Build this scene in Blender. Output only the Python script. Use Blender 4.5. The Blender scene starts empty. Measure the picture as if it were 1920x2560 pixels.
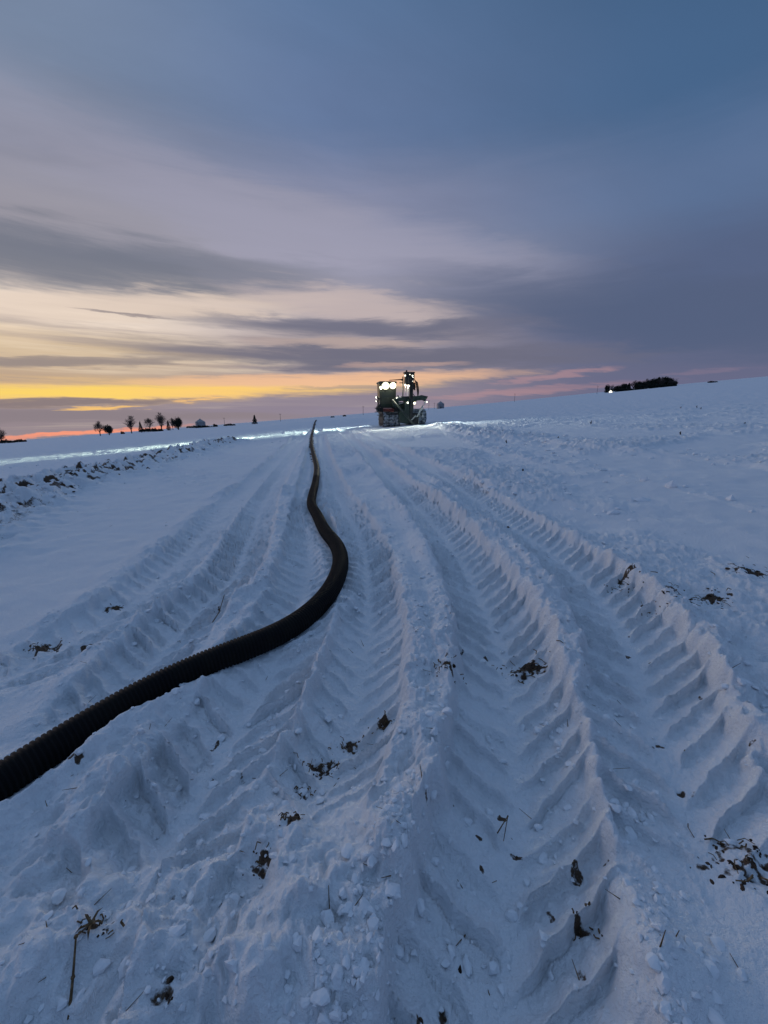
import bpy, bmesh, math, random
import numpy as np
from mathutils import Vector, Matrix

# ------------------------------------------------------------------ camera
SC = bpy.context.scene
COL = SC.collection
H_CAM, FPX, PITCH = 1.4, 961.0, math.radians(14.64)
SLOPE = 0.0755                                   # the field falls to the left
cam_d = bpy.data.cameras.new('camera'); cam = bpy.data.objects.new('camera', cam_d); COL.objects.link(cam)
cam_d.sensor_fit = 'VERTICAL'; cam_d.sensor_height = 24.0; cam_d.lens = 24.0 * FPX / 2560.0
cam_d.clip_start = 0.05; cam_d.clip_end = 6000
cam.location = (0, 0, H_CAM); cam.rotation_euler = (math.pi / 2 - PITCH, 0, 0)
SC.camera = cam

def px_dir(X, Y):
    """direction in the world that the photograph shows at (X, Y), used to survey where things stand"""
    cx, cy = (X - 960) / FPX, (1280 - Y) / FPX
    s, c = math.sin(PITCH), math.cos(PITCH)
    return Vector((cx, c + cy * s, -s + cy * c))
def px_ground(X, Y):
    d = px_dir(X, Y); t = H_CAM / (SLOPE * d.x - d.z)
    return (d.x * t, d.y * t)
K = 1920 / 1659.0
def dg(x, y): return px_ground(x * K, y * K)
def px_uv(x, y):
    d = px_dir(x * K, y * K).normalized()
    return math.degrees(math.atan2(d.x, d.y)), math.degrees(math.asin(d.z))

# ------------------------------------------------------------------ sky
def lin(c):
    o = []
    for v in c:
        v = v / 255.0
        o.append(v / 12.92 if v <= 0.04045 else ((v + 0.055) / 1.055) ** 2.4)
    return tuple(o) + (1.0,)

W = bpy.data.worlds.new('World'); SC.world = W; W.use_nodes = True
NT = W.node_tree; NT.nodes.clear()
def N(t, **kw):
    n = NT.nodes.new(t)
    for k, v in kw.items(): setattr(n, k, v)
    return n
def L(a, b): NT.links.new(a, b)
def M(op, a, b=None, c=None, clamp=False):
    n = N('ShaderNodeMath', operation=op); n.use_clamp = clamp
    for i, v in enumerate((a, b, c)):
        if v is None: continue
        if isinstance(v, (int, float)): n.inputs[i].default_value = v
        else: L(v, n.inputs[i])
    return n.outputs[0]
def MR(v, a, b, c=0.0, d=1.0, smooth=True):
    n = N('ShaderNodeMapRange'); n.interpolation_type = 'SMOOTHSTEP' if smooth else 'LINEAR'
    L(v, n.inputs[0]); n.inputs[1].default_value = a; n.inputs[2].default_value = b
    n.inputs[3].default_value = c; n.inputs[4].default_value = d
    return n.outputs[0]
def MIX(f, a, b, mode='MIX'):
    n = N('ShaderNodeMix', data_type='RGBA', blend_type=mode)
    if isinstance(f, (int, float)): n.inputs[0].default_value = f
    else: L(f, n.inputs[0])
    for i, v in ((6, a), (7, b)):
        if isinstance(v, tuple): n.inputs[i].default_value = v
        else: L(v, n.inputs[i])
    return n.outputs[2]
tc = N('ShaderNodeTexCoord'); sep = N('ShaderNodeSeparateXYZ'); L(tc.outputs['Generated'], sep.inputs[0])
dx, dy, dz = sep.outputs
U = M('MULTIPLY', M('ARCTAN2', dx, dy), 57.29578)
V = M('MULTIPLY', M('ARCSINE', dz), 57.29578)
def noise(vec, scale, detail=4, rough=0.55, dist=0.0):
    n = N('ShaderNodeTexNoise'); L(vec, n.inputs['Vector'])
    n.inputs['Scale'].default_value = scale; n.inputs['Detail'].default_value = detail
    n.inputs['Roughness'].default_value = rough; n.inputs['Distortion'].default_value = dist
    return n.outputs['Fac']
def comb(a, b, c):
    n = N('ShaderNodeCombineXYZ')
    for i, v in enumerate((a, b, c)):
        if isinstance(v, (int, float)): n.inputs[i].default_value = v
        else: L(v, n.inputs[i])
    return n.outputs[0]
# cloud sheet overhead: streaks that foreshorten towards the horizon
den = M('ADD', M('MAXIMUM', dz, 0.0), 0.10)
px_, py_ = M('DIVIDE', dx, den), M('DIVIDE', dy, den)
ca, sa = math.cos(math.radians(-24)), math.sin(math.radians(-24))
rx = M('ADD', M('MULTIPLY', px_, ca), M('MULTIPLY', py_, -sa))
ry = M('ADD', M('MULTIPLY', px_, sa), M('MULTIPLY', py_, ca))
sheet = comb(M('MULTIPLY', rx, 0.30), M('MULTIPLY', ry, 0.85), 0.0)
flat = comb(M('MULTIPLY', dx, 1.0), M('MULTIPLY', dy, 1.0), M('MULTIPLY', dz, 9.0))
n_sheet = noise(sheet, 1.5, 6, 0.52, 0.35)
n_fine = noise(sheet, 4.2, 5, 0.6, 0.5)
n_band = noise(flat, 3.0, 6, 0.58, 0.4)
n_band2 = noise(flat, 9.0, 5, 0.62, 0.3)
wv = M('ADD', M('MULTIPLY', M('SUBTRACT', n_band, 0.5), 5.0), M('MULTIPLY', M('SUBTRACT', n_band2, 0.5), 1.6))
wvs = M('ADD', M('MULTIPLY', M('SUBTRACT', n_band, 0.5), 1.4), M('MULTIPLY', M('SUBTRACT', n_band2, 0.5), 1.3))
wu = M('MULTIPLY', M('SUBTRACT', n_fine, 0.5), 12.0)
Vw = M('ADD', V, wv); Vs = M('ADD', V, wvs); Uw = M('ADD', U, wu)

def ramp(stops, fac):
    n = N('ShaderNodeValToRGB'); L(fac, n.inputs[0]); cr = n.color_ramp
    cr.interpolation = 'EASE'
    for i, (p, c) in enumerate(stops):
        e = cr.elements[i] if i < 2 else cr.elements.new(min(1, p / 90))
        e.position = min(1, p / 90); e.color = lin(c)
    return n.outputs[0]
fv = M('DIVIDE', M('ADD', V, M('MULTIPLY', wv, 0.5)), 90.0, clamp=True)
rampL = ramp([(0, (150, 136, 142)), (3, (190, 164, 140)), (6.5, (214, 190, 160)), (10, (242, 224, 206)), (13, (222, 206, 194)), (18, (156, 152, 160)), (24, (142, 144, 162)), (32, (118, 134, 160)), (60, (126, 148, 182)), (90, (134, 158, 196))], fv)
rampC = ramp([(0, (146, 136, 154)), (3, (150, 139, 150)), (6, (146, 137, 148)), (9, (160, 150, 158)), (13, (166, 158, 168)), (17, (162, 160, 178)), (24, (136, 141, 168)), (31, (100, 120, 156)), (42, (88, 114, 150)), (60, (116, 142, 178)), (90, (134, 158, 196))], fv)
rampR = ramp([(0, (104, 104, 132)), (3, (104, 106, 134)), (6, (98, 104, 132)), (10, (88, 98, 128)), (15, (88, 102, 134)), (22, (92, 114, 150)), (30, (70, 100, 137)), (40, (64, 94, 130)), (60, (106, 132, 170)), (90, (134, 158, 196))], fv)
adist = M('ABSOLUTE', M('ADD', U, 44.0))
adist = M('MINIMUM', adist, M('SUBTRACT', 360.0, adist))
adw = M('ADD', adist, M('MULTIPLY', M('SUBTRACT', n_sheet, 0.5), 14.0))
col = MIX(MR(adw, 4, 40), rampL, rampC)
col = MIX(MR(adw, 34, 80), col, rampR)
# streak contrast of the sheet (fades in the clear blue to the right)
str_amt = M('MULTIPLY', MR(adw, 20, 85, 1.0, 0.30), MR(V, 2, 12))
k1 = M('ADD', 1.0, M('MULTIPLY', M('SUBTRACT', n_sheet, 0.5), M('MULTIPLY', str_amt, 0.85)))
k2 = M('ADD', 1.0, M('MULTIPLY', M('SUBTRACT', n_fine, 0.5), M('MULTIPLY', str_amt, 0.30)))
sc = N('ShaderNodeVectorMath', operation='SCALE'); L(col, sc.inputs[0]); L(M('MULTIPLY', k1, k2), sc.inputs[3])
col = sc.outputs[0]

def feature(col, x, y, x2, y2, half, rgb, op, mode='w', edge=(1.7, 0.1), mod=0):
    """a cloud bank or streak lying between two directions of the sky"""
    (u1, v1), (u2, v2) = px_uv(x, y), px_uv(x2, y2)
    vh = abs(px_uv((x + x2) / 2, (y + y2) / 2 - half)[1] - px_uv((x + x2) / 2, (y + y2) / 2)[1])
    uc, vc, a = (u1 + u2) / 2, (v1 + v2) / 2, abs(u2 - u1) / 2
    sl = (v2 - v1) / (u2 - u1)
    du = M('MULTIPLY_ADD', Uw, 1 / a, -uc / a)
    dv = M('MULTIPLY_ADD', du, -sl * a / vh, M('MULTIPLY_ADD', Vw if mode == 'w' else Vs, 1 / vh, -vc / vh))
    q = M('MULTIPLY_ADD', dv, dv, M('MULTIPLY', du, du))
    m = MR(q, edge[0], edge[1], 0.0, op)
    if mod: m = M('MULTIPLY', m, MR(n_str, 0.34, 0.56, 1 - mod, 1.0))
    return MIX(m, col, lin(rgb))
# thin level streaks low in the west
n_str = noise(comb(M('MULTIPLY', dx, 1.6), M('MULTIPLY', dy, 1.6), M('MULTIPLY', dz, 46.0)), 1.0, 5, 0.6, 0.25)
lowm = M('MULTIPLY', MR(V, 22, 8), MR(adw, 62, 30))
col = MIX(M('MULTIPLY', MR(n_str, 0.52, 0.30), M('MULTIPLY', lowm, 0.55)), col, lin((150, 138, 142)))
col = MIX(M('MULTIPLY', MR(n_str, 0.52, 0.72), M('MULTIPLY', lowm, 0.45)), col, lin((240, 220, 194)))
# soft high clouds
SOFT = (2.6, 0.0); VSOFT = (4.2, 0.0)
col = feature(col, -300, 360, 700, 470, 90, (152, 150, 164), 0.55, 'w', SOFT)
col = feature(col, 300, 380, 1150, 600, 80, (158, 157, 177), 0.70, 'w', SOFT)
col = feature(col, -420, 470, 540, 596, 46, (110, 116, 132), 0.90, 'w', VSOFT)
col = feature(col, 420, 575, 1100, 640, 24, (142, 142, 158), 0.40, 'w', SOFT)
col = feature(col, -300, 640, 640, 650, 30, (224, 204, 188), 0.70, 'w', SOFT)
col = feature(col, 560, 632, 960, 668, 26, (196, 180, 178), 0.80, 'w', SOFT)
col = feature(col, 1080, 640, 2200, 690, 60, (84, 97, 126), 0.85, 'w', VSOFT)
col = feature(col, 560, 702, 1000, 708, 17, (106, 108, 128), 0.85, 'w', VSOFT)
col = feature(col, 500, 765, 1150, 768, 17, (108, 108, 126), 0.90, 'w', VSOFT)
col = feature(col, 560, 738, 900, 742, 8, (186, 166, 160), 0.8, 's', SOFT)
col = feature(col, 760, 788, 960, 786, 5, (200, 166, 154), 0.6, 's', SOFT)
col = feature(col, 150, 665, 400, 694, 4, (140, 130, 134), 0.75, 's')
col = feature(col, -350, 778, 420, 776, 11, (140, 129, 130), 0.80, 's', SOFT)
# sunset glow under the clouds
col = feature(col, -600, 852, 700, 834, 19, (240, 198, 134), 0.92, 's', VSOFT, .45)
col = feature(col, -300, 850, 440, 842, 10, (255, 216, 104), 0.92, 's', VSOFT, .4)
col = feature(col, 360, 846, 720, 846, 7, (253, 206, 120), 0.85, 's', VSOFT, .4)
col = feature(col, 480, 824, 960, 813, 9, (240, 190, 152), 0.92, 's', VSOFT, .3)
col = feature(col, 620, 838, 900, 832, 4, (166, 148, 140), 0.6, 's')
col = feature(col, -500, 884, 470, 862, 9, (138, 124, 126), 0.97, 's')
col = feature(col, -900, 908, 620, 898, 15, (140, 128, 134), 0.9, 's', SOFT)
col = feature(col, 470, 878, 1000, 856, 17, (142, 131, 146), 0.9, 's', SOFT)
col = feature(col, 130, 886, 300, 878, 4, (252, 200, 116), 0.92, 's')
col = feature(col, 390, 868, 470, 854, 4, (248, 196, 126), 0.8, 's')
col = feature(col, -20, 948, 340, 924, 3.0, (255, 156, 122), 0.90, 's', SOFT)
col = feature(col, 1000, 856, 1300, 832, 5, (206, 152, 148), 0.40, 's', VSOFT, .6)
col = feature(col, 1120, 822, 1280, 800, 5, (196, 150, 150), 0.45, 's', VSOFT)
col = feature(col, 1440, 806, 1600, 798, 4, (140, 122, 142), 0.4, 's', SOFT)
# under the horizon the sky repeats the dull blue of the snow
col = MIX(MR(V, -6, -12), col, lin((96, 106, 138)))
bg = N('ShaderNodeBackground'); L(col, bg.inputs[0]); bg.inputs[1].default_value = 1.0
W.cycles.sampling_method = 'NONE'
SC.cycles.max_bounces = 5; SC.cycles.diffuse_bounces = 1; SC.cycles.glossy_bounces = 2
wo = N('ShaderNodeOutputWorld'); L(bg.outputs[0], wo.inputs[0])

# the last light of the sun, spread wide by the cloud
sun_d = bpy.data.lights.new('sun', 'SUN'); sun = bpy.data.objects.new('sun', sun_d); COL.objects.link(sun)
sun_d.energy = 0.21; sun_d.angle = math.radians(20); sun_d.color = (1.0, 0.88, 0.90)
az, el = math.radians(-66), math.radians(12)
sv = Vector((math.sin(az) * math.cos(el), math.cos(az) * math.cos(el), math.sin(el)))
sun.rotation_euler = sv.to_track_quat('Z', 'Y').to_euler()
SC.view_settings.view_transform = 'Standard'; SC.view_settings.look = 'None'
SC.view_settings.exposure = 0.0; SC.view_settings.gamma = 1.0
SC.view_settings.use_curve_mapping = False

# ------------------------------------------------------------------ helpers
def tag(o, label=None, cat=None, group=None, kind=None):
    if label: o['label'] = label
    if cat: o['category'] = cat
    if group: o['group'] = group
    if kind: o['kind'] = kind
    return o
def empty(name, loc, rz=0.0):
    o = bpy.data.objects.new(name, None); COL.objects.link(o); o.location = loc; o.rotation_euler = (0, 0, rz)
    o.empty_display_size = 0.2
    return o
class MB:
    def __init__(s): s.v, s.f = [], []
    def add(s, vs, fs):
        b = len(s.v); s.v += [tuple(p) for p in vs]; s.f += [tuple(b + i for i in f) for f in fs]; return s
    def box(s, c, d, rot=None, taper=1.0):
        x, y, z = d[0] / 2, d[1] / 2, d[2] / 2; vs = []
        for sz in (-1, 1):
            k = taper if sz > 0 else 1
            for sx, sy in ((-1, -1), (1, -1), (1, 1), (-1, 1)):
                p = Vector((sx * x * k, sy * y * k, sz * z))
                if rot: p = rot @ p
                vs.append(p + Vector(c))
        return s.add(vs, [(3, 2, 1, 0), (4, 5, 6, 7), (0, 1, 5, 4), (1, 2, 6, 5), (2, 3, 7, 6), (3, 0, 4, 7)])
    def bar(s, a, b, r, r2=None, n=8):
        a, b = Vector(a), Vector(b); r2 = r if r2 is None else r2
        q = (b - a).to_track_quat('Z', 'Y'); vs = []
        for p, rr in ((a, r), (b, r2)):
            for i in range(n):
                t = 2 * math.pi * i / n
                vs.append(p + q @ Vector((math.cos(t) * rr, math.sin(t) * rr, 0)))
        fs = [(i, (i + 1) % n, n + (i + 1) % n, n + i) for i in range(n)]
        return s.add(vs, fs + [tuple(range(n - 1, -1, -1)), tuple(range(n, 2 * n))])
    def path(s, pts, r, n=6):
        for a, b in zip(pts[:-1], pts[1:]): s.bar(a, b, r, r, n)
        return s
    def prism(s, pts, y0, y1):
        """outline in x, z pushed through in y"""
        n = len(pts); vs = [(x, y0, z) for x, z in pts] + [(x, y1, z) for x, z in pts]
        fs = [tuple(range(n)), tuple(range(2 * n - 1, n - 1, -1))]
        return s.add(vs, fs + [(i, n + i, n + (i + 1) % n, (i + 1) % n) for i in range(n)])
    def prism_x(s, pts, x0, x1):
        n = len(pts); vs = [(x0, y, z) for y, z in pts] + [(x1, y, z) for y, z in pts]
        fs = [tuple(range(n - 1, -1, -1)), tuple(range(n, 2 * n))]
        return s.add(vs, fs + [(i, (i + 1) % n, n + (i + 1) % n, n + i) for i in range(n)])
    def build(s, name, mat, parent=None, bevel=0.0, smooth=False, loc=None):
        me = bpy.data.meshes.new(name); me.from_pydata(s.v, [], s.f); me.update()
        bm = bmesh.new(); bm.from_mesh(me); bmesh.ops.recalc_face_normals(bm, faces=bm.faces); bm.to_mesh(me); bm.free()
        if smooth: me.polygons.foreach_set('use_smooth', [True] * len(me.polygons))
        me.materials.append(mat)
        o = bpy.data.objects.new(name, me); COL.objects.link(o); o.parent = parent
        if loc is not None: o.location = loc
        if bevel:
            m = o.modifiers.new('bevel', 'BEVEL'); m.width = bevel; m.segments = 2; m.limit_method = 'ANGLE'
        return o

def mat(name, rgb, rough=0.6, metal=0.0, var=0.0, scale=8.0, spec=0.4, emit=None, es=0.0, rgb2=None):
    m = bpy.data.materials.new(name); m.use_nodes = True; nt = m.node_tree; b = nt.nodes['Principled BSDF']
    b.inputs['Roughness'].default_value = rough; b.inputs['Metallic'].default_value = metal
    b.inputs['Specular IOR Level'].default_value = spec
    b.inputs['Base Color'].default_value = tuple(rgb) + (1,)
    if var or rgb2:
        t = nt.nodes.new('ShaderNodeTexCoord'); n = nt.nodes.new('ShaderNodeTexNoise')
        nt.links.new(t.outputs['Object'], n.inputs['Vector']); n.inputs['Scale'].default_value = scale; n.inputs['Detail'].default_value = 5
        r = nt.nodes.new('ShaderNodeValToRGB'); nt.links.new(n.outputs['Fac'], r.inputs[0])
        c2 = rgb2 if rgb2 else tuple(min(1, c * (1 + var)) for c in rgb)
        c1 = rgb if rgb2 else tuple(c * (1 - var) for c in rgb)
        r.color_ramp.elements[0].position = 0.38; r.color_ramp.elements[1].position = 0.66
        r.color_ramp.elements[0].color = tuple(c1) + (1,); r.color_ramp.elements[1].color = tuple(c2) + (1,)
        nt.links.new(r.outputs[0], b.inputs['Base Color'])
    if emit:
        b.inputs['Emission Color'].default_value = tuple(emit) + (1,); b.inputs['Emission Strength'].default_value = es
    return m

# value noise / gradient noise for the ground
def _hash(ix, iy, seed):
    h = (ix.astype(np.int64) * 374761393 + iy.astype(np.int64) * 668265263 + seed * 974711) & 0xffffffff
    h = ((h ^ (h >> 13)) * 1274126177) & 0xffffffff
    return h ^ (h >> 16)
_rs = np.random.RandomState(12); _perm = _rs.permutation(256).astype(np.int32)
_ga = np.arange(256) * (2 * np.pi / 256); _gx, _gy = np.cos(_ga).astype(np.float32), np.sin(_ga).astype(np.float32)
def perlin(x, y, seed=0):
    x = np.asarray(x); y = np.asarray(y) + np.zeros_like(x)
    ix = np.floor(x); iy = np.floor(y); fx = (x - ix).astype(np.float32); fy = (y - iy).astype(np.float32)
    ix = (ix.astype(np.int32) + seed * 7); iy = (iy.astype(np.int32) + seed * 13)
    ux = fx * fx * fx * (fx * (fx * 6 - 15) + 10); uy = fy * fy * fy * (fy * (fy * 6 - 15) + 10)
    p0 = _perm[ix & 255]; p1 = _perm[(ix + 1) & 255]
    def g(p, oy, ox): 
        k = _perm[(p + iy + oy) & 255]; return _gx[k] * (fx - ox) + _gy[k] * (fy - oy)
    a, b, c, d = g(p0, 0, 0), g(p1, 0, 1), g(p0, 1, 0), g(p1, 1, 1)
    a = a + ux * (b - a); c = c + ux * (d - c)
    return (a + uy * (c - a)) * 1.5
def fbm(x, y, o=3, seed=0, gain=0.5):
    s, a, t = 0, 1, 0
    for i in range(o):
        s = s + a * perlin(x * 2 ** i, y * 2 ** i, seed + i * 17); t += a; a *= gain
    return s / t
def billow(x, y, o=3, seed=0, gain=0.5):
    s, a, t = 0, 1, 0
    for i in range(o):
        s = s + a * (1 - 2 * np.abs(perlin(x * 2 ** i, y * 2 ** i, seed + i * 13))); t += a; a *= gain
    return s / t
def sstep(a, b, x):
    t = np.clip((x - a) / (b - a), 0, 1); return t * t * (3 - 2 * t)
def lumps(x, y, seed, jit=0.9):
    """rounded lumps of thrown snow: distance to scattered cell points"""
    ix, iy = np.floor(x), np.floor(y); best = np.full(x.shape, 9.0); second = np.full(x.shape, 9.0); hid = np.zeros(x.shape)
    for ox in (-1, 0, 1):
        for oy in (-1, 0, 1):
            h = _hash(ix + ox, iy + oy, seed)
            px = ix + ox + 0.5 + jit * ((h & 1023) / 1023 - 0.5); py = iy + oy + 0.5 + jit * (((h >> 10) & 1023) / 1023 - 0.5)
            d = np.hypot(x - px, y - py); c = d < best
            hid = np.where(c, ((h >> 20) & 255) / 255, hid); best = np.minimum(best, d)
    return np.clip(1 - best / 0.75, 0, 1) ** 0.6 * (0.25 + 0.75 * hid)

# ------------------------------------------------------------------ the field
class Line:
    """a wheel track or furrow, as a function of distance y (or of x for a cross track)"""
    def __init__(s, pts, w, depth, lug, berm, across=False, chaos=0.5, pitch=0.15, seed=1, fade=None):
        P = [dg(*p) for p in pts]
        if across: P = [(q[1], q[0]) for q in P]
        P.sort(key=lambda q: q[1])
        a = np.array(P); yy = np.linspace(a[0, 1], a[-1, 1], 900)
        xx = np.interp(yy, a[:, 1], a[:, 0])
        lg = np.log(np.maximum(yy - yy[0] + 1.0, 1.0))          # smooth more at a distance
        ker = np.hanning(61); ker /= ker.sum()
        yl = np.exp(np.linspace(0, lg[-1], 900)) - 1 + yy[0]
        xl = np.interp(yl, a[:, 1], a[:, 0])
        pad = np.concatenate([2 * xl[0] - xl[30:0:-1], xl, 2 * xl[-1] - xl[-2:-32:-1]])
        s.y, s.x = yl, np.convolve(pad, ker, 'valid')
        s.s = np.concatenate([[0], np.cumsum(np.hypot(np.diff(s.x), np.diff(s.y)))])
        s.dx = np.gradient(s.x, s.y)
        s.w, s.depth, s.lug, s.berm, s.across, s.chaos, s.pitch, s.seed, s.fade = w, depth, lug, berm, across, chaos, pitch, seed, fade
    def coords(s, x, y):
        if s.across: x, y = y, x
        sl = np.interp(y, s.y, s.dx)
        t = (x - np.interp(y, s.y, s.x)) / np.sqrt(1 + sl * sl)
        on = sstep(s.y[0] - 0.25, s.y[0] + 0.25, y) * (1 - sstep(s.y[-1] - 4, s.y[-1], y))
        return t, np.interp(y, s.y, s.s), on

TRACKS = [
    Line([(-60, 1500), (120, 1400), (300, 1290), (400, 1195), (500, 1085), (590, 1005), (650, 940)], 0.30, 0.06, 0.024, 0.08, chaos=1.0, seed=5),
    Line([(200, 1560), (365, 1371), (437, 1298), (503, 1243), (540, 1152), (569, 1079), (620, 1000), (668, 935)], 0.27, 0.10, 0.034, 0.07, seed=11),
    Line([(300, 1900), (450, 1640), (530, 1530), (600, 1400), (652, 1293), (667, 1214), (668, 1130), (672, 1050), (677, 980), (690, 930)], 0.28, 0.11, 0.038, 0.06, seed=21),
    Line([(640, 1760), (755, 1560), (792, 1402), (796, 1261), (790, 1183), (762, 1120), (730, 1070), (705, 1000), (695, 940)], 0.23, 0.13, 0.042, 0.08, seed=31, pitch=0.14),
    Line([(1560, 1900), (1500, 1760), (1450, 1640), (1412, 1540), (1374, 1395), (1300, 1278), (1194, 1188), (1082, 1113), (980, 1040), (870, 980), (770, 930)], 0.27, 0.08, 0.028, 0.060, seed=41),
    Line([(1080, 2500), (1095, 2210), (1100, 2000), (1118, 1750), (1115, 1540), (1075, 1340), (1011, 1214), (955, 1133), (886, 1067), (800, 985), (735, 930)], 0.27, 0.15, 0.037, 0.10, seed=51),
]
CROSS = [
    Line([(1000, 1030), (1140, 1050), (1300, 1075), (1700, 1126)], 0.50, 0.07, 0.0, 0.08, across=True, chaos=0.8, seed=61),
    Line([(1010, 958), (1150, 975), (1300, 1000), (1700, 1072)], 0.95, 0.08, 0.0, 0.14, across=True, chaos=1.3, seed=71),
    Line([(960, 930), (1200, 945), (1420, 965), (1750, 992)], 1.3, 0.08, 0.0, 0.14, across=True, chaos=1.3, seed=81),
    Line([(340, 1018), (450, 1036), (570, 1052)], 0.50, 0.12, 0.0, 0.02, across=True, chaos=0.15, seed=85),
    Line([(450, 985), (550, 996), (640, 1004)], 0.60, 0.12, 0.0, 0.02, across=True, chaos=0.15, seed=86),
]
BANK = Line([(-300, 1230), (0, 1096), (130, 1056), (290, 1014), (400, 984), (475, 964), (520, 954)], 0.9, 0, 0, 0, across=False, seed=91)
PIPE_PX = [(-420, 2010), (-200, 1848), (0, 1704), (100, 1637), (200, 1572), (300, 1512), (400, 1463), (500, 1418), (590, 1380), (660, 1337), (708, 1290), (732, 1245), (736, 1210), (725, 1180), (702, 1150), (685, 1115), (673, 1092), (675, 1070), (682, 1040), (684, 1010), (678, 985), (673, 962), (674, 944), (679, 929), (684, 920), (690, 914)]
PIPE = Line(PIPE_PX, 0.08, 0, 0, 0)
# the pipe bends more sharply than a wheel track: keep the surveyed bends
_P = sorted([dg(*p) for p in PIPE_PX], key=lambda q: q[1])
def catmull(P, n=24):
    out = []
    for i in range(len(P) - 1):
        p0 = np.array(P[max(i - 1, 0)]); p1 = np.array(P[i]); p2 = np.array(P[i + 1]); p3 = np.array(P[min(i + 2, len(P) - 1)])
        for k in range(n):
            t = k / n
            out.append(0.5 * ((2 * p1) + (p2 - p0) * t + (2 * p0 - 5 * p1 + 4 * p2 - p3) * t * t + (3 * p1 - p0 - 3 * p2 + p3) * t ** 3))
    out.append(np.array(P[-1])); return np.array(out)
PP = catmull(_P)
PS = np.concatenate([[0], np.cumsum(np.hypot(*np.diff(PP, axis=0).T))])
def resample(P, S, step):
    s = np.arange(0, S[-1], step); return np.stack([np.interp(s, S, P[:, 0]), np.interp(s, S, P[:, 1])], 1), s
_pr, _ps = resample(PP, PS, 0.05)
_ker = np.hanning(15); _ker /= _ker.sum()
for c in (0, 1): _pr[7:-7, c] = np.convolve(_pr[:, c], _ker, 'valid')
_yo = np.argsort(_pr[:, 1]); PIPE_Y = _pr[_yo, 1]; PIPE_X = _pr[_yo, 0]; PIPE_SL = np.gradient(PIPE_X, np.maximum.accumulate(PIPE_Y + np.arange(len(PIPE_Y)) * 1e-6))
R_PIPE = 0.074

# bare soil showing through, and shaded snow holes painted the same way: (photo position, size in m along / across, strength)
SOIL_SHADE = [(1140, 1418, .16, .09, 1.0), (962, 1464, .09, .04, .9), (830, 1540, .06, .05, .9), (757, 1574, .09, .05, 1.0), (690, 1622, .12, .06, 1.0),
        (650, 1680, .05, .05, .8), (632, 1795, .05, .06, 1.0), (570, 1872, .07, .05, .8), (1270, 1968, .05, .03, .9), (1352, 1250, .10, .06, .9),
        (1452, 1308, .10, .05, .9), (1530, 1302, .22, .06, 1.0), (1622, 1240, .20, .10, 1.0), (243, 1306, .12, .10, 1.0), (95, 1392, .16, .14, .9),
        (200, 1395, .10, .10, .7), (210, 2020, .06, .03, .8), (1600, 1850, .16, .10, .7), (150, 1662, .12, .04, .8), (375, 1960, .03, .03, .5),
        (470, 1315, .10, .05, .6),
        (1480, 1690, .06, .03, .8), (1430, 1590, .06, .03, .7), (1000, 1330, .05, .03, .7), (360, 2170, .06, .04, .6), (960, 2140, .02, .05, .8),  # this last spot and the next: shade in snow holes, painted dark
        (905, 2195, .015, .05, .8), (1010, 2175, .02, .03, .6), (1265, 2075, .03, .03, .5), (520, 1660, .04, .03, .5)]
SOIL_SHADE_G = [dg(a, b) + (c * .72, d * .72, e * .95) for a, b, c, d, e in SOIL_SHADE]

MACH = px_ground(996, 1068)
def base_height(x, y):
    r = np.hypot(x, y); z = SLOPE * x
    u = np.degrees(np.arctan2(x, y))
    z = z + 0.010 * np.maximum(r - 50, 0) * sstep(8, 44, u) * (1 - sstep(80, 110, u))
    cx, cy = -10.3, 60.0
    z = z + 0.75 * np.exp(-(((x - cx) / 13) ** 2 + ((y - cy) / 22) ** 2))
    z = z + np.clip(r / 60, 0, 1) * 0.22 * fbm(x / 26, y / 26, 2, 300) * sstep(20, 60, r) 
    z = z - 0.00000 * r
    return z

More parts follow.
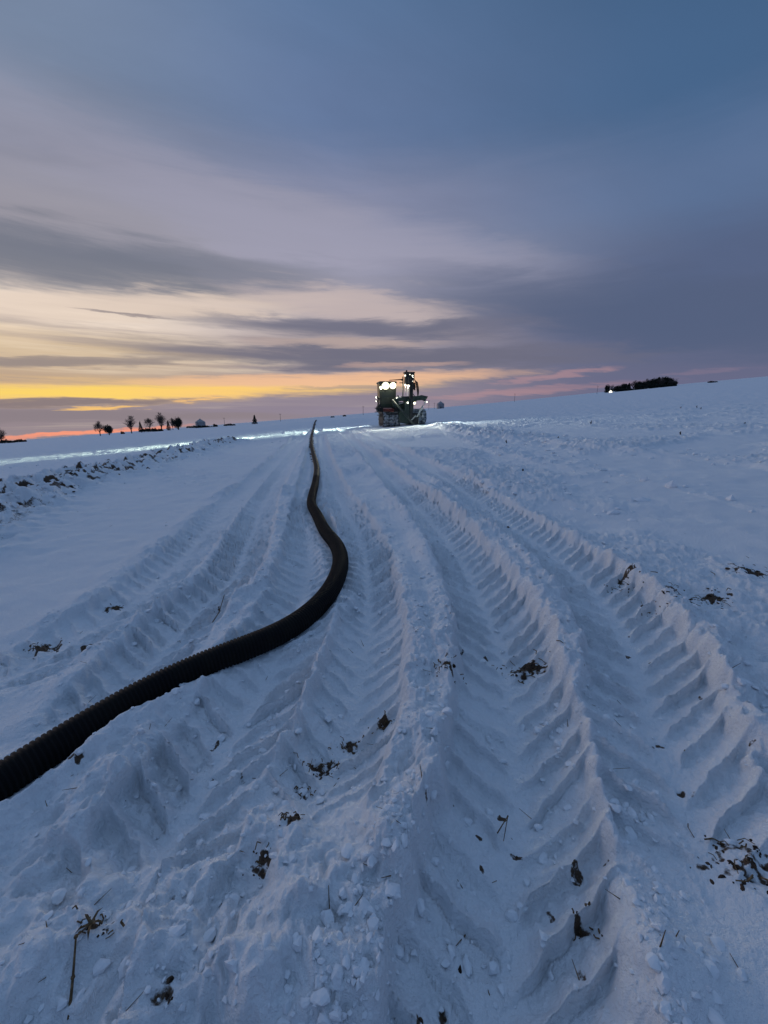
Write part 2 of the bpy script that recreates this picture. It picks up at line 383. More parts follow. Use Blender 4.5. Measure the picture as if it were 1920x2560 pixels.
def ground(x, y, want_soil=False):
    x = np.asarray(x, float); y = np.asarray(y, float); r = np.hypot(x, y)
    near = 1 - sstep(14, 45, r)
    wx = x + 0.05 * perlin(x * 2.3, y * 2.3, 401) + 0.045 * perlin(x * 9, y * 9, 403) + .012 * perlin(x * 31, y * 31, 405)
    wy = y + 0.05 * perlin(x * 2.3, y * 2.3, 402) + 0.045 * perlin(x * 9, y * 9, 404) + .012 * perlin(x * 31, y * 31, 406)
    B = billow(wx * 3.2, wy * 3.2, 4, 7, 0.55)             # crumbled snow
    F = fbm(x * 1.1, y * 1.1, 3, 19)
    LU = lumps(wx * 7.5, wy * 7.5, 77); LU2 = lumps(wx * 15, wy * 15, 78)
    fine = fbm(x * 26, y * 26, 3, 51, 0.6)
    # how much the snow is churned up
    churn = np.zeros_like(x); h = 0.030 * F + 0.012 * fbm(x * 3, y * 3, 2, 29)
    # wind ripples on untouched snow
    rip = 0.007 * perlin(x * 1.2 + 3 * F * 0.2, y * 5.5 + x * 1.2, 33) + 0.003 * perlin(x * 4, y * 16 + x * 3, 34)
    berm = np.zeros_like(x); 
    for T in TRACKS + CROSS:
        t, s, on = T.coords(x, y)
        at = np.abs(t) + 0.03 * perlin(x * 5, y * 5, T.seed) * T.chaos
        churn = np.maximum(churn, on * np.exp(-np.maximum(at - T.w, 0) / (0.20 if not T.across else 0.6)) * (1 if T.chaos > .6 else .8))
        bw = 0.10 + 0.25 * T.w * (T.chaos > .9)
        prof = np.exp(-((at - T.w - bw * .8) / bw) ** 2)
        vary = 0.55 + 0.9 * perlin(s * 0.9 + T.seed, np.sign(t) * 3.3, T.seed + 2) + 0.35 * perlin(s * 3.1, np.sign(t) * 3.3, T.seed + 3)
        berm = np.maximum(berm, on * 0.60 * T.berm * prof * np.clip(vary, 0.1, 1.6))
    soft = churn * (0.35 + 0.65 * sstep(-0.5, 0.5, perlin(x * 0.8, y * 0.8, 88)))
    h = h + berm + (1 - churn) * rip
    rough = 0.050 * (B - 0.25) + 0.030 * LU * sstep(0.0, 0.5, perlin(x * 1.3, y * 1.3, 90) + 0.25) + 0.010 * LU2
    h = h + soft * rough * (1.35 + 11.0 * np.clip(berm, 0, .10)) + soft * (0.5 + 7 * np.clip(berm, 0, .1)) * (0.034 * billow(wx * 13, wy * 13, 3, 57, .65) + 0.014 * billow(wx * 31, wy * 31, 2, 58, .6)) * near
    # scuffed patches between the tracks
    scuff = sstep(-0.05, 0.35, perlin(x * 0.33, y * 0.33, 71) + 0.25 * perlin(x * 1.4, y * 1.4, 72)) * (x > -1.2 * y * .2 - .5) * (1 - sstep(30, 60, r))
    h = h + scuff * (1 + .8 * sstep(5, 10, r)) * (0.055 * billow(wx * 2.2, wy * 2.2, 4, 73, .65) + 0.020 * billow(wx * 9, wy * 9, 2, 74, .6))
    # foot-trodden ground at the left and right of the camera
    tread = np.exp(-np.abs((x + 0.75) / 0.85) ** 3 - np.abs((y - 0.8) / 1.2) ** 3) + 0.8 * np.exp(-((x - 1.5) / .5) ** 2 - ((y - 1.1) / .8) ** 2)
    h = h + tread * (0.06 * B + 0.13 * fbm(x * 2.6, y * 2.6, 3, 97) + 0.02 * billow(wx * 9, wy * 9, 3, 98, .6) - .03 * sstep(.1, .3, perlin(x * 3.4, y * 3.4, 99)))
    for T in TRACKS:
        t, s, on = T.coords(x, y)
        tt = t + 0.02 * perlin(x * 4, y * 4, T.seed + 5) + 0.02 * perlin(x * 14, y * 14, T.seed + 15)
        at = np.abs(tt) / T.w
        inside = on * (1 - sstep(0.92, 1.16, at + 0.10 * perlin(x * 6, y * 6, T.seed + 6)))
        sw = s + 0.012 * perlin(x * 6, y * 6, T.seed + 7)
        ph = sw / T.pitch - (T.w / T.pitch) * 0.80 * at ** 0.85 + np.where(tt > 0, 0.5, 0.0)
        fr = ph - np.floor(ph)
        ridge = np.where(fr < 0.16, fr / 0.16, (1 - fr) / 0.84)
        ridge = np.clip(ridge ** 1.8 + 0.16 * perlin(x * 19, y * 19, T.seed + 21) + 0.10 * perlin(x * 41, y * 41, T.seed + 22), 0, 1.2)
        cell = _hash(np.floor(ph), np.where(tt > 0, 1.0, 0.0), T.seed)
        cellv = 0.45 + 0.8 * ((cell & 255) / 255)
        lugamp = 1.5 * T.lug * cellv * (1 - 0.55 * sstep(6, 10, r)) * (1 - sstep(12, 22, r)) * np.clip(1.0 + 0.9 * perlin(s * 0.5, x * .0 + .3, T.seed + 9), .25, 1.5)
        floor = -0.82 * T.depth * (1 - 0.62 * at ** 2) + lugamp * (ridge - 0.30) * (0.06 + 0.94 * sstep(0.0, 0.28, at) + 0.2 * at) + 0.010 * F + 0.010 * B * (0.5 + T.chaos) + 0.006 * billow(wx * 16, wy * 16, 3, 59, .65) * near
        h = h * (1 - inside) + floor * inside
    for T in CROSS:
        t, s, on = T.coords(x, y)
        at = np.abs(t) / T.w; inside = on * (1 - sstep(0.6, 1.2, at))
        h = h - inside * T.depth * 0.6 + on * np.exp(-(at * 0.75) ** 4) * T.chaos * (0.20 * billow(x * 1.7, y * 1.7, 4, 63, .70) + 0.16 * lumps(wx * 2.6, wy * 2.6, 64) + 0.05 * LU)
    # spoil bank thrown up on the left
    t, s, on = BANK.coords(x, y)
    bb = on * np.exp(-np.abs(t / 1.35) ** 2.6)
    BL = lumps(wx * 2.3, wy * 2.3, 45); BB = billow(wx * 0.9, wy * 0.9, 4, 46, .6)
    h = h + bb * (0.06 + 0.34 * BB * (BB > 0) + 0.24 * BL + 0.10 * lumps(wx * 4.6, wy * 4.6, 47) + 0.06 * LU)
    # the pipe's own bed
    tp = (x - np.interp(y, PIPE_Y, PIPE_X)) / np.sqrt(1 + np.interp(y, PIPE_Y, PIPE_SL) ** 2)
    onp = (y > PIPE_Y[0]) & (y < PIPE_Y[-1] + .5)
    bed = np.where(onp, np.exp(-(tp / 0.13) ** 2), 0)
    h = h * (1 - 0.75 * bed) - 0.035 * bed
    h = h + np.where(onp, np.exp(-((np.abs(tp) - .17) / .06) ** 2), 0) * np.clip(0.02 + 0.05 * perlin(x * 2.1, y * 2.1, 161) + .015 * B, 0, .06)
    h = h + 0.0035 * fine * near * (0.4 + churn) + 0.004 * near * billow(x * 12, y * 12, 2, 52) * churn
    # beyond: furrows and drifts
    far = sstep(10, 40, r)
    h = h + far * (0.08 * fbm(x / 2.2, y / 0.9, 3, 120, .65) + 0.05 * billow(x * 0.9, y * 0.7, 3, 126, .65) + 0.05 * (lumps(x / 1.3, y / 1.3, 123) > .55) * lumps(x / 1.3, y / 1.3, 123))
    soil = np.zeros_like(x)
    sn = fbm(x * 14, y * 14, 3, 210, .65) + 0.5 * perlin(x * 40, y * 40, 215)
    for gx, gy, a, b, e in SOIL_SHADE_G:
        k = (np.abs(x - gx) < 4 * a) & (np.abs(y - gy) < 6 * b * 2 + .3)
        if not k.any(): continue
        sc_ = max(1.0, math.hypot(gx, gy) * 0.30)
        q = ((x[k] - gx) / a) ** 2 + ((y[k] - gy) / (b * sc_)) ** 2
        soil[k] = np.maximum(soil[k], e * sstep(-0.05, 0.35, 0.55 * np.exp(-q * .7) * 1.25 - 0.36 + 0.55 * sn[k] * np.exp(-q * .35)))
    h = h - 0.02 * soil * (r < 12) + soil * 0.03 * LU2
    gap = sstep(-0.10, 0.24, 0.30 * perlin(x * 0.55, y * 0.55, 131) + 0.55 * perlin(x * 3.4, y * 3.4, 132) + .45 * perlin(x * 9, y * 9, 133) + 0.12 - 0.45 * BL)
    soil = np.maximum(soil, bb * gap * .85)
    # scraps of soil dotted along the tracks
    dots = sstep(0.80, 0.88, perlin(x * 17, y * 15, 140) * 0.9 + 0.40 * perlin(x * 1.7, y * 1.7, 141)) * churn * (1 - sstep(3.0, 5.0, r))
    soil = np.maximum(soil, 0.75 * dots)
    # broken dark lines along both sides of the pipe, denser with distance
    edge = np.where(onp, np.exp(-((np.abs(tp) - 0.10) / 0.05) ** 2), 0) * sstep(0.15, 0.45, perlin(x * 3, y * 1.5, 150) + 0.5 * sstep(10, 25, y)) * sstep(5, 16, y)
    soil = np.maximum(soil, 0.8 * edge)
    z = base_height(x, y) + h
    return (z, soil) if want_soil else z
GRID = {}
def gz(x, y):
    r = math.hypot(x, y); a = math.atan2(x, y)
    if not GRID or abs(a) > GRID['a1'] or r < .31: return float(ground(np.array([x]), np.array([y]))[0])
    i = int(np.searchsorted(GRID['r'], r)) - 1; fa = (a + GRID['a1']) / GRID['da']; j = int(fa); Z = GRID['z']
    j = min(j, GRID['n'] - 2); ga = fa - j; gr = (r - GRID['r'][i]) / (GRID['r'][i + 1] - GRID['r'][i])
    return float((Z[i, j] * (1 - ga) + Z[i, j + 1] * ga) * (1 - gr) + (Z[i + 1, j] * (1 - ga) + Z[i + 1, j + 1] * ga) * gr)

def build_field():
    rs = [0.30]
    while rs[-1] < 2600:
        r = rs[-1]
        step = max(0.0065, r * r / 560) if r < 6 else min(r * r / 560, (0.0062 if r < 15 else 0.0095) * r if r < 60 else 0.022 * r)
        rs.append(r + step)
    rs = np.array(rs)
    dense = np.radians(np.linspace(-64, 64, 940)); coarse = np.radians(np.arange(68, 293, 4.0))
    ang = np.concatenate([dense, coarse]); na, nr = len(ang), len(rs)
    A, Rr = np.meshgrid(ang, rs)
    x = (np.sin(A) * Rr).ravel(); y = (np.cos(A) * Rr).ravel()
    z, soil = ground(x, y, True)
    GRID.update(r=rs, a1=math.radians(64), da=math.radians(128) / 939, n=940, z=z.reshape(nr, na))
    x = np.append(x, 0.0); y = np.append(y, 0.0); z = np.append(z, -0.02); soil = np.append(soil, 0)
    co = np.stack([x, y, z], 1).astype(np.float32)
    j = np.arange(na); jn = (j + 1) % na
    i = np.arange(nr - 1)[:, None]
    q = np.stack([i * na + j, i * na + jn, (i + 1) * na + jn, (i + 1) * na + j], -1)   # counter-check below
    q = q.reshape(-1, 4)[:, ::-1]
    tri = np.stack([np.full(na, nr * na), jn, j], 1)
    me = bpy.data.meshes.new('snow_field')
    me.vertices.add(len(co)); me.vertices.foreach_set('co', co.ravel())
    nl = q.size + tri.size; me.loops.add(nl)
    me.loops.foreach_set('vertex_index', np.concatenate([q.ravel(), tri.ravel()]).astype(np.int32))
    npoly = len(q) + len(tri); me.polygons.add(npoly)
    st = np.concatenate([np.arange(len(q)) * 4, q.size + np.arange(len(tri)) * 3]).astype(np.int32)
    me.polygons.foreach_set('loop_start', st)
    try: me.polygons.foreach_set('loop_total', np.concatenate([np.full(len(q), 4), np.full(len(tri), 3)]).astype(np.int32))
    except Exception: pass
    me.polygons.foreach_set('use_smooth', np.ones(npoly, bool))
    at = me.attributes.new('soil', 'FLOAT', 'POINT'); at.data.foreach_set('value', soil.astype(np.float32))
    me.update(); me.validate()
    if me.polygons[len(q) // 2].normal.z < 0: me.flip_normals()
    o = bpy.data.objects.new('snow_field', me); COL.objects.link(o); o['kind'] = 'structure'
    return o

def snow_mat():
    m = bpy.data.materials.new('snow'); m.use_nodes = True; nt = m.node_tree; b = nt.nodes['Principled BSDF']
    lk = nt.links.new
    g = nt.nodes.new('ShaderNodeNewGeometry')
    at = nt.nodes.new('ShaderNodeAttribute'); at.attribute_name = 'soil'
    n1 = nt.nodes.new('ShaderNodeTexNoise'); lk(g.outputs['Position'], n1.inputs['Vector']); n1.inputs['Scale'].default_value = 70; n1.inputs['Detail'].default_value = 4
    n2 = nt.nodes.new('ShaderNodeTexNoise'); lk(g.outputs['Position'], n2.inputs['Vector']); n2.inputs['Scale'].default_value = 2.0; n2.inputs['Detail'].default_value = 6
    n3 = nt.nodes.new('ShaderNodeTexNoise'); lk(g.outputs['Position'], n3.inputs['Vector']); n3.inputs['Scale'].default_value = 320; n3.inputs['Detail'].default_value = 2
    r = nt.nodes.new('ShaderNodeValToRGB'); lk(n2.outputs['Fac'], r.inputs[0])
    r.color_ramp.elements[0].color = (.81, .85, .89, 1); r.color_ramp.elements[1].color = (.90, .925, .95, 1)
    s = nt.nodes.new('ShaderNodeValToRGB'); lk(n1.outputs['Fac'], s.inputs[0])
    s.color_ramp.elements[0].color = (.020, .014, .011, 1); s.color_ramp.elements[1].color = (.16, .11, .075, 1)
    ma = nt.nodes.new('ShaderNodeMath'); ma.operation = 'MULTIPLY_ADD'; lk(n1.outputs['Fac'], ma.inputs[0]); ma.inputs[1].default_value = 0.9; ma.inputs[2].default_value = -0.45
    ad = nt.nodes.new('ShaderNodeMath'); ad.operation = 'ADD'; lk(at.outputs['Fac'], ad.inputs[0]); lk(ma.outputs[0], ad.inputs[1])
    mr = nt.nodes.new('ShaderNodeMapRange'); mr.interpolation_type = 'SMOOTHSTEP'; lk(ad.outputs[0], mr.inputs[0]); mr.inputs[1].default_value = .35; mr.inputs[2].default_value = .62
    mx = nt.nodes.new('ShaderNodeMix'); mx.data_type = 'RGBA'; lk(mr.outputs[0], mx.inputs[0]); lk(r.outputs[0], mx.inputs[6]); lk(s.outputs[0], mx.inputs[7])
    lk(mx.outputs[2], b.inputs['Base Color'])
    b.inputs['Roughness'].default_value = 0.85; b.inputs['Specular IOR Level'].default_value = 0.2
    bp = nt.nodes.new('ShaderNodeBump'); bp.inputs['Strength'].default_value = 0.9; bp.inputs['Distance'].default_value = 0.012
    aa = nt.nodes.new('ShaderNodeMath'); aa.operation = 'MULTIPLY_ADD'; lk(n3.outputs['Fac'], aa.inputs[0]); aa.inputs[1].default_value = 0.3; lk(n1.outputs['Fac'], aa.inputs[2])
    lk(aa.outputs[0], bp.inputs['Height']); lk(bp.outputs[0], b.inputs['Normal'])
    return m
SNOW = snow_mat()
field = build_field(); field.data.materials.append(SNOW)

# ------------------------------------------------------------------ materials
m_hdpe = mat('black_plastic', (.006, .006, .007), .62, var=.0, rgb2=(.011, .010, .009), scale=12, spec=.14)
m_soil = mat('soil', (.026, .018, .014), .95, rgb2=(.11, .072, .048), scale=60, spec=.1)
m_straw = mat('straw', (.10, .065, .035), .9, rgb2=(.22, .15, .085), scale=90, spec=.1)
m_snowc = mat('thrown_snow', (.81, .85, .89), .9, rgb2=(.90, .925, .95), scale=30, spec=.15)
m_bark = mat('bark', (.035, .028, .026), .95, var=.3, scale=3)
m_twig = mat('twigs', (.060, .048, .046), .95, var=.3, scale=1)
m_green = mat('needles', (.018, .026, .020), .95, var=.4, scale=1)
m_white = mat('white_siding', (.62, .62, .60), .7, var=.05)
m_roof = mat('grey_roof', (.14, .14, .15), .7, var=.2)
m_steel = mat('galvanised_steel', (.30, .31, .33), .45, .6, var=.15, scale=.7)
m_pole = mat('weathered_pole', (.05, .042, .038), .9, var=.2)
m_dark = mat('dark_steel', (.020, .022, .022), .55, .2, var=.35, scale=5)
m_green_paint = mat('dark_green_paint', (.020, .040, .030), .45, .0, var=.3, scale=4)
m_grey_paint = mat('grey_green_paint', (.050, .062, .050), .5, .0, var=.2, scale=4)
m_rod = mat('bare_steel_rod', (.55, .55, .52), .35, .6, var=.1)
m_rust = mat('red_primer', (.12, .028, .022), .7, var=.3)
m_rubber = mat('rubber', (.016, .016, .017), .85, var=.3)
m_glass = mat('cab_glass', (.030, .042, .036), .35, .0, spec=.6)
m_caked = mat('caked_snow', (.13, .14, .14), .9, rgb2=(.52, .55, .56), scale=6, spec=.15)
m_lens = mat('lamp_lens', (.9, .9, .8), .3, emit=(1.0, .93, .55), es=7)
m_lens_s = mat('small_lamp_lens', (.9, .9, .85), .3, emit=(1.0, 1.0, .80), es=3.0)
def radial_lens(m, r0, s0, s1):
    nt = m.node_tree; b = nt.nodes['Principled BSDF']; t = nt.nodes.new('ShaderNodeTexCoord'); l = nt.nodes.new('ShaderNodeVectorMath'); l.operation = 'LENGTH'
    nt.links.new(t.outputs['Object'], l.inputs[0]); mr = nt.nodes.new('ShaderNodeMapRange'); mr.interpolation_type = 'SMOOTHSTEP'
    nt.links.new(l.outputs['Value'], mr.inputs[0]); mr.inputs[1].default_value = r0 * .25; mr.inputs[2].default_value = r0; mr.inputs[3].default_value = s0; mr.inputs[4].default_value = s1
    nt.links.new(mr.outputs[0], b.inputs['Emission Strength'])
radial_lens(m_lens, .36, 6.0, .10)  # lamp glare put into the lens: emission fades from centre to rim
m_lit = mat('glowing_gable', (.8, .78, .7), .7, emit=(1.0, .93, .74), es=2.2)  # light on the gable end, given as emission

# ------------------------------------------------------------------ the pipe
def build_pipe():
    s_end = _ps[-1]
    # rows along the pipe: ribbed near the camera, plainer far off
    rows = []; s = 0.0
    while s < s_end - .02:
        X = np.interp(s, _ps, _pr[:, 0]); Y = np.interp(s, _ps, _pr[:, 1]); d = math.hypot(X, Y)
        if d < 9:
            for o, k in ((0, -1), (.006, -1), (.009, 1), (.0165, 1), (.0195, -1)): rows.append((s + o, R_PIPE + (.0038 if k > 0 else -.0038)))
            s += .0215
        elif d < 22:
            rows += [(s, R_PIPE - .003), (s + .03, R_PIPE + .003)]; s += .06
        else:
            rows.append((s, R_PIPE)); s += .2
    rows = np.array(rows); S = rows[:, 0]; rad = rows[:, 1]
    X = np.interp(S, _ps, _pr[:, 0]); Y = np.interp(S, _ps, _pr[:, 1])
    # lie on the snow, stiff: bridge small hollows
    g = ground(_pr[:, 0], _pr[:, 1]); k = np.hanning(25); k /= k.sum()
    gp = np.concatenate([np.full(12, g[0]), g, np.full(12, g[-1])])
    gs = np.maximum(np.convolve(gp, k, 'valid'), np.convolve(np.concatenate([np.full(12, 0), g, np.full(12, 0)]), k, 'valid'))
    gs[:12] = gs[12]; gs[-12:] = gs[-13]
    Z = np.interp(S, _ps, gs) + R_PIPE * 0.86
    P = np.stack([X, Y, Z], 1)
    Tn = np.stack([np.interp(S, _ps, np.gradient(c, _ps)) for c in (_pr[:, 0], _pr[:, 1], gs)], 1); Tn /= np.linalg.norm(Tn, axis=1)[:, None]
    up = np.array([0, 0, 1.0]); Sd = np.cross(Tn, up); Sd /= np.linalg.norm(Sd, axis=1)[:, None]; Up = np.cross(Sd, Tn)
    n = 28; th = np.linspace(0, 2 * np.pi, n, endpoint=False)
    V_ = P[:, None] + rad[:, None, None] * (np.cos(th)[None, :, None] * Sd[:, None] + np.sin(th)[None, :, None] * Up[:, None])
    nv = len(P); j = np.arange(n); i = np.arange(nv - 1)[:, None]
    q = np.stack([i * n + j, i * n + (j + 1) % n, (i + 1) * n + (j + 1) % n, (i + 1) * n + j], -1).reshape(-1, 4)
    me = bpy.data.meshes.new('corrugated_pipe')
    me.from_pydata(V_.reshape(-1, 3).tolist(), [], q.tolist() + [list(range(n)), list(range((nv - 1) * n, nv * n))]); me.update()
    me.polygons.foreach_set('use_smooth', [True] * len(me.polygons)); me.materials.append(m_hdpe)
    o = bpy.data.objects.new('corrugated_pipe', me); COL.objects.link(o)
    tag(o, 'long black corrugated drainage pipe snaking over the snow towards the skyline', 'pipe')
build_pipe()

# ------------------------------------------------------------------ clods, straw and thrown snow
rng = random.Random(4)
ICO = bmesh.new(); bmesh.ops.create_icosphere(ICO, subdivisions=2, radius=1.0)
ICO_V = np.array([v.co[:] for v in ICO.verts]); ICO_F = [[v.index for v in f.verts] for f in ICO.faces]; ICO.free()
ICO1 = bmesh.new(); bmesh.ops.create_icosphere(ICO1, subdivisions=1, radius=1.0)
I1_V = np.array([v.co[:] for v in ICO1.verts]); I1_F = [[v.index for v in f.verts] for f in ICO1.faces]; ICO1.free()
nr_ = np.random.RandomState(8)
def clod(mb, c, r, sq=.7, fine=False):
    Vv, Fv = (ICO_V, ICO_F) if fine else (I1_V, I1_F)
    nn = nr_.randn(9, 3); nn /= np.linalg.norm(nn, axis=1)[:, None]; dd = nr_.uniform(.45, 1.0, 9)
    k = np.minimum(1.25, (dd[None] / np.maximum(Vv @ nn.T, .12)).min(1))[:, None] * (1 + .06 * nr_.randn(len(Vv), 1))
    s = np.array([nr_.uniform(.7, 1.3), nr_.uniform(.7, 1.3), sq * nr_.uniform(.7, 1.2)])
    mb.add((Vv * k * s * r + np.array(c)).tolist(), Fv)

def clump(px, size, n, straw, label, depth=None):
    gx, gy = dg(*px); o0 = (gx, gy, gz(gx, gy)); e = empty('soil_clump', o0)
    mb = MB()
    size *= .72
    for i in range(int(n * 1.5)):
        a = rng.gauss(0, size * .42); b = rng.gauss(0, size * .28)
        r = size * rng.uniform(.02, .075)
        clod(mb, (a, b, gz(gx + a, gy + b) - o0[2] - r * .25), r, .55, True)
    mb.build('clods', m_soil, e)['kind'] = 'stuff'
    if straw:
        ms = MB()
        for i in range(straw):
            a = rng.gauss(0, size * .45); b = rng.gauss(0, size * .3); t = rng.uniform(0, 6.28); l = size * rng.uniform(.12, .38)
            z = gz(gx + a, gy + b) - o0[2] + rng.uniform(.004, .016)
            p = [(a, b, z), (a + l * .5 * math.cos(t), b + l * .5 * math.sin(t), z + rng.uniform(.0, .012)), (a + l * math.cos(t + .4), b + l * math.sin(t + .4), z + rng.uniform(-.01, .01))]
            ms.path(p, rng.uniform(.0012, .003), 4)
        ms.build('straw', m_straw, e)['kind'] = 'stuff'
    tag(e, label, 'soil', 'soil clumps churned up by the wheels')
for px, sz, n, stw, lb in [
    ((1140, 1418), .20, 26, 26, 'largest brown clump of soil and straw in the chevron wheel track right of centre'),
    ((962, 1464), .12, 14, 16, 'straw-flecked brown clump on the snow ridge left of the largest clump'),
    ((830, 1540), .08, 9, 8, 'small dark soil clump at the foot of the central snow ridge'),
    ((757, 1574), .11, 16, 10, 'dark ragged soil clump just left below the smallest ridge clump'),
    ((690, 1622), .14, 20, 14, 'branching black soil clump in the trampled snow below the pipe bend'),
    ((650, 1680), .07, 7, 8, 'small tan-brown clump lying alone below the branching black clump'),
    ((632, 1795), .09, 10, 10, 'dark soil clump with a brown leaf scrap beside the steep snow ridge'),
    ((570, 1872), .09, 14, 6, 'peppery scatter of soil crumbs low in the left foreground'),
    ((1270, 1968), .07, 6, 9, 'reddish brown scrap on the right wall of the nearest wheel track'),
    ((1345, 1262), .22, 16, 8, 'soil clump on the crest between the two right-hand wheel tracks'),
    ((1440, 1312), .20, 15, 8, 'left end of the dark soil row beside the right-hand track'),
    ((1530, 1302), .28, 22, 10, 'long dark soil row on the snow edge at the right'),
    ((1622, 1240), .30, 24, 8, 'dark soil heap nearest the right edge of the picture'),
    ((243, 1306), .16, 12, 8, 'single dark soil clump on the left rut edge'),
    ((95, 1392), .24, 18, 6, 'scattered dark soil crumbs at the far left rut'),
    ((210, 2020), .09, 9, 12, 'brown residue clump above the leaning dead stalk'),
    ((1600, 1850), .22, 26, 12, 'speckled patch of soil and straw at the lower right edge')]:
    clump(px, sz, n, stw, lb)

def scatter():
    """loose crumbs of snow along the berms and crumbs of soil: nobody could count them"""
    n = 60000; rr = np.exp(nr_.uniform(math.log(.5), math.log(24), n)); aa = np.radians(nr_.uniform(-60, 60, n))
    x, y = np.sin(aa) * rr, np.cos(aa) * rr
    w = np.zeros(n)
    for T in TRACKS + CROSS:
        t, s, on = T.coords(x, y)
        w = np.maximum(w, on * np.exp(-((np.abs(t) - T.w - .12) / .10) ** 2) * (.35 + .65 * (perlin(s * 1.3, s * 0, T.seed + 4) > 0)))
        w = np.maximum(w, on * .10 * (np.abs(t) < T.w))
    w = np.maximum(w, .25 * np.exp(-((x + .8) / .7) ** 2 - ((y - 1.0) / 1.0) ** 2))
    k = nr_.rand(n) < w * .30
    x, y = x[k], y[k]; z = ground(x, y); r0 = np.hypot(x, y)
    mb = MB()
    for i in range(len(x)):
        r = min(.017, max(.003, nr_.lognormal(math.log(.0065), .62))) * (1 + .05 * r0[i])
        clod(mb, (x[i], y[i], z[i] + r * .1), r, .75, r0[i] < 4 and r > .012)
    # bigger lumps where the field was crossed and along the bank
    n = 60000; rr = np.exp(nr_.uniform(math.log(3), math.log(34), n)); aa = np.radians(nr_.uniform(-52, 52, n))
    x, y = np.sin(aa) * rr, np.cos(aa) * rr; w = np.zeros(n)
    for T, g in zip(CROSS, (.5, 1, 1, 0, 0)):
        t, s, on = T.coords(x, y); w = np.maximum(w, g * on * np.exp(-(np.abs(t) / (T.w * 1.5)) ** 4))
    t, s, on = BANK.coords(x, y); w = np.maximum(w, .8 * on * np.exp(-(t / 1.3) ** 4))
    w = w * (.3 + .7 * sstep(-.2, .3, perlin(x * .6, y * .6, 171)))
    w = np.where(rr < 5, 0, w) + .10 * ((rr > 22) & (x < -4))
    k = nr_.rand(n) < w * .42; x, y = x[k], y[k]; z = ground(x, y)
    for i in range(len(x)):
        r = min(.10, nr_.lognormal(math.log(.050), .42)); clod(mb, (x[i], y[i], z[i] - r * .15), r, .75)
    o = mb.build('snow_crumbs', m_snowc, None); tag(o, 'crumbs of snow thrown up along the wheel tracks', 'snow', kind='stuff')
    # soil crumbs on the spoil bank and sprinkled in the tracks
    n = 30000; rr = np.exp(nr_.uniform(math.log(.6), math.log(32), n)); aa = np.radians(nr_.uniform(-60, 60, n))
    x, y = np.sin(aa) * rr, np.cos(aa) * rr; z, soil = ground(x, y, True)
    t, s, on = BANK.coords(x, y); bank = on * np.exp(-(t / 1.1) ** 2)
    keep = (nr_.rand(n) < soil * .5) & (soil > .3) | (nr_.rand(n) < .0010)
    mb = MB()
    for i in np.where(keep)[0]:
        big = bank[i] > .2
        r = nr_.lognormal(math.log(.05 if big else .0035 * (1 + .12 * rr[i])), .45)
        clod(mb, (x[i], y[i], z[i] + r * .1), r, .6, not big)
    o = mb.build('soil_crumbs', m_soil, None); tag(o, 'crumbs of dark soil strewn over snow and spoil bank', 'soil', kind='stuff')
    # straw ends poking out
    ms = MB(); n = 200
    for i in range(n):
        r = math.exp(rng.uniform(math.log(.7), math.log(14))); a = math.radians(rng.uniform(-55, 55)); X, Y = math.sin(a) * r, math.cos(a) * r
        l = rng.uniform(.015, .06); t = rng.uniform(0, 6.28); Z = gz(X, Y)
        ms.bar((X, Y, Z - .004), (X + l * math.cos(t), Y + l * math.sin(t), Z + rng.uniform(.0, .5) * l), rng.uniform(.0010, .0022), .0008, 4)
    o = ms.build('straw_bits', m_straw, None); tag(o, 'bits of straw and crop residue poking out of the snow', 'straw', kind='stuff')
scatter()

def stalk(pts_px, lift, r, label, leaf=True):
    P = [dg(*p) for p in pts_px]; b = (P[0][0], P[0][1], gz(*P[0])); e = empty('dead_stalk', b)
    pts = [Vector((p[0] - b[0], p[1] - b[1], gz(*p) - b[2] + l)) for p, l in zip(P, lift)]
    mb = MB()
    for i in range(len(pts) - 1): mb.bar(pts[i], pts[i + 1], r * (1 - .2 * i), r * (1 - .2 * (i + 1)), 7)
    for p in pts[1:-1]: mb.bar(p - Vector((0, 0, r * .6)), p + Vector((0, 0, r * .6)), r * 1.35, r * 1.3, 7)
    mb.build('stem', m_straw, e, smooth=True)
    if leaf:
        ml = MB(); p = pts[-1]
        for k in range(5):
            t = k * 1.3; d = Vector((math.cos(t), math.sin(t), .2)) * rng.uniform(.02, .05); s = d.cross(Vector((0, 0, 1))).normalized() * .004
            q = p + d * .6 + Vector((0, 0, .006)); f = p + d - Vector((0, 0, .006))
            ml.add([p - s, p + s, q + s * .8, q - s * .8, f, p - s + Vector((0, 0, .0012)), q + Vector((0, 0, .0012))], [(0, 1, 2, 3), (3, 2, 4), (5, 1, 2, 6), (6, 2, 4)])
        ml.build('leaf', m_straw, e)
    tag(e, label, 'dead stalk')
stalk([(148, 2200), (162, 2125), (175, 2060), (205, 2024)], [.0, .022, .02, .012], .0038, 'dead crop stalk leaning out of the snow at lower left')
stalk([(458, 1345), (473, 1327), (487, 1305)], [.0, .03, .05], .004, 'thin bent twig in the left wheel track above the pipe', False)
stalk([(1078, 1760), (1100, 1735), (1092, 1775)], [.005, .05, .01], .002, 'looped dead stem on the floor of the nearest track', False)

